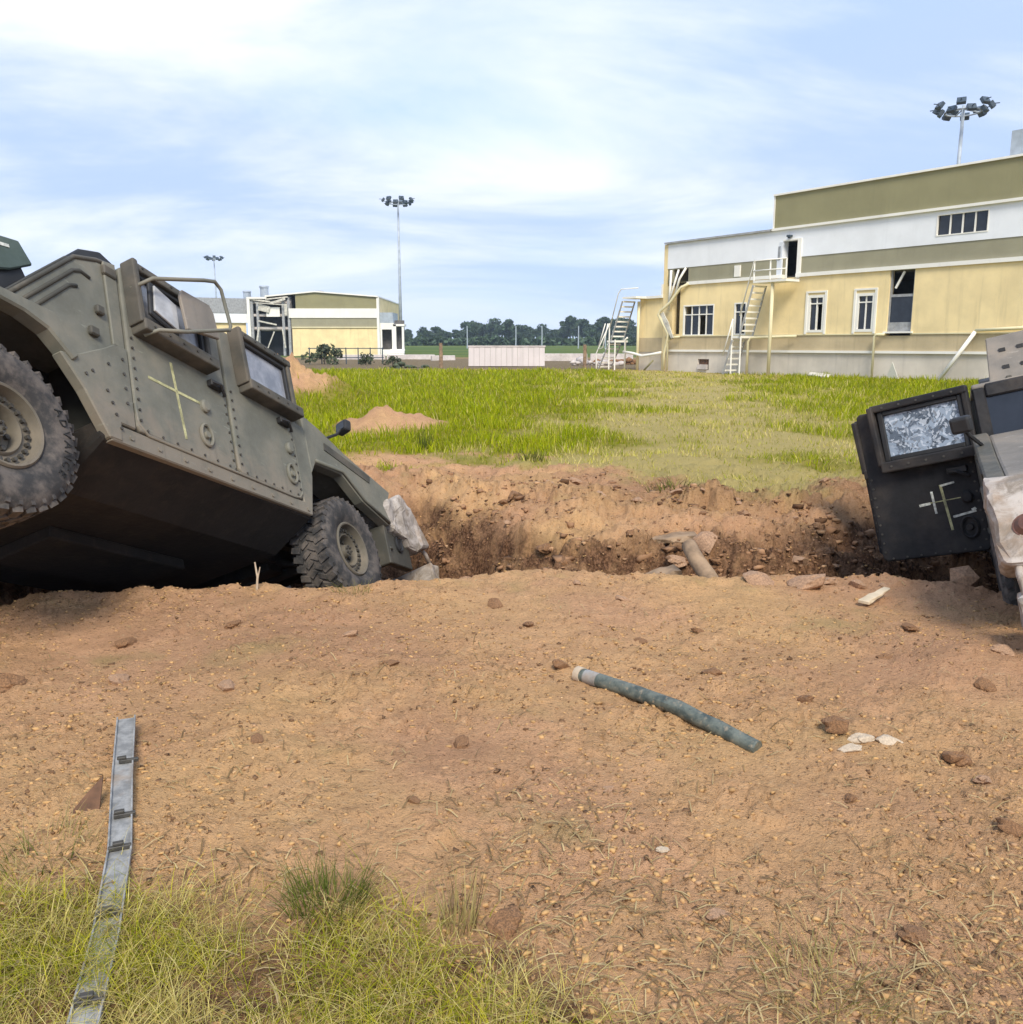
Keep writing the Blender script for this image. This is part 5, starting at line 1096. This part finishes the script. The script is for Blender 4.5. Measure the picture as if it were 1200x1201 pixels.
# metal strip (cable tray) and shard
def strip():
    rt = empty('metal_strip', (-1.01, 1.75, 0)); tag(rt, 'long grey metal strip with clips lying from the grass onto the dirt', 'metal strip')
    p = [(-.965, 1.70), (-1.10, 2.15), (-1.235, 2.55), (-1.42, 3.0), (-1.60, 3.46)]; zs = [hz(*q) + .02 for q in p]; zs[3] += .02; zs[4] += .045
    pts = []
    for i in range(4):
        for k in range(5):
            t_ = k / 5; pts.append(Vector((p[i][0] * (1 - t_) + p[i + 1][0] * t_ + 1.01, p[i][1] * (1 - t_) + p[i + 1][1] * t_ - 1.75, zs[i] * (1 - t_) + zs[i + 1] * t_)))
    pts.append(Vector((p[4][0] + 1.01, p[4][1] - 1.75, zs[4])))
    sec = [(-.036, .012), (-.036, -.006), (.036, -.006), (.036, .012), (.031, .012), (.031, .0), (-.031, .0), (-.031, .012)]
    m = MB(); vs = []; n = len(sec)
    for i, q in enumerate(pts):
        t_ = (pts[min(i + 1, len(pts) - 1)] - pts[max(i - 1, 0)]).normalized(); sd_ = t_.cross(Vector((0, 0, 1))).normalized(); up = sd_.cross(t_)
        for a, b_ in sec: vs.append(q + sd_ * a + up * b_)
    fs = [tuple(range(n - 1, -1, -1)), tuple((len(pts) - 1) * n + j for j in range(n))] + [(i * n + j, i * n + (j + 1) % n, (i + 1) * n + (j + 1) % n, (i + 1) * n + j) for i in range(len(pts) - 1) for j in range(n)]
    m.add(vs, fs).build('channel', M['strip'], rt)
    for i, sd2 in ((10, .0), (12, -.012), (6, 0), (2, 0), (16, -.02)):
        q = pts[i]; t_ = (pts[i + 1] - q).normalized(); az = math.atan2(t_.y, t_.x)
        c_ = MB().box(-.008, .008, -.034 + sd2, .034 + sd2, .002, .016); c_.box(-.004, .014, -.012, .02, .016, .026); c_.build('clip', M['bolt'], rt, q, (0, 0, az), bevel=.002)
strip()
sh_ = MB().prism([(0, 0), (.11, -.02), (.115, .14), (.07, .09)], lambda a, b, t_: (a, t_, b), 0, .008); o = sh_.build('rusty_shard', M['rust'], None, (-1.53, 2.78, hz(-1.53, 2.78) - .012), (R(-38), 0, R(12))); tag(o, 'dark rusty shard wedged under the side of the metal strip', 'scrap')
# pipe
pp = [(.34, 4.06), (.52, 3.86), (.72, 3.63), (.99, 3.33)]; zz = [hz(*q) + .026 for q in pp]; zz[-1] -= .02; zz[0] -= .004
rt = empty('steel_pipe', (.34, 4.06, zz[0])); tag(rt, 'dented green-grey steel pipe lying on the bare dirt', 'pipe')
P3 = [Vector((q[0] - .34, q[1] - 4.06, z - zz[0])) for q, z in zip(pp, zz)]; PT = []
for i in range(3):
    for k in range(6): PT.append(P3[i].lerp(P3[i + 1], k / 6))
PT.append(P3[3]); m = MB().tube(PT, .034, 14); r_ = random.Random(4)
m.v = [tuple(Vector(q) + Vector((r_.uniform(-1, 1), r_.uniform(-1, 1), r_.uniform(-1, 1))) * .0022) for q in m.v]
m.build('tube', M['pipe'], rt, smooth='auto')
d = (P3[1] - P3[0]).normalized(); MB().tube([P3[0] - d * .03, P3[0] + d * .006], .0385, 14).build('end_collar', M['stone_pale'], rt, smooth='auto'); MB().tube([P3[0] + d * .03, P3[0] + d * .11], .0355, 14).build('bright_sleeve', M['strip'], rt, smooth='auto')

# ------------------------------------------------------------------ air
hm = MB().box(-260, 260, -40, 520, -3.0, 27.0); t = NT('air'); t.n.remove(t.b)
pv = t.node('ShaderNodeVolumePrincipled'); pv.inputs['Color'].default_value = (.72, .86, 1, 1); pv.inputs['Density'].default_value = .00036; pv.inputs['Anisotropy'].default_value = .2
out = [n for n in t.n if n.type == 'OUTPUT_MATERIAL'][0]; t.l.new(pv.outputs[0], out.inputs['Volume'])
hzo = hm.build('haze', t.m); tag(hzo, 'thin pale blue haze in the air over the field', 'haze', kind='stuff')
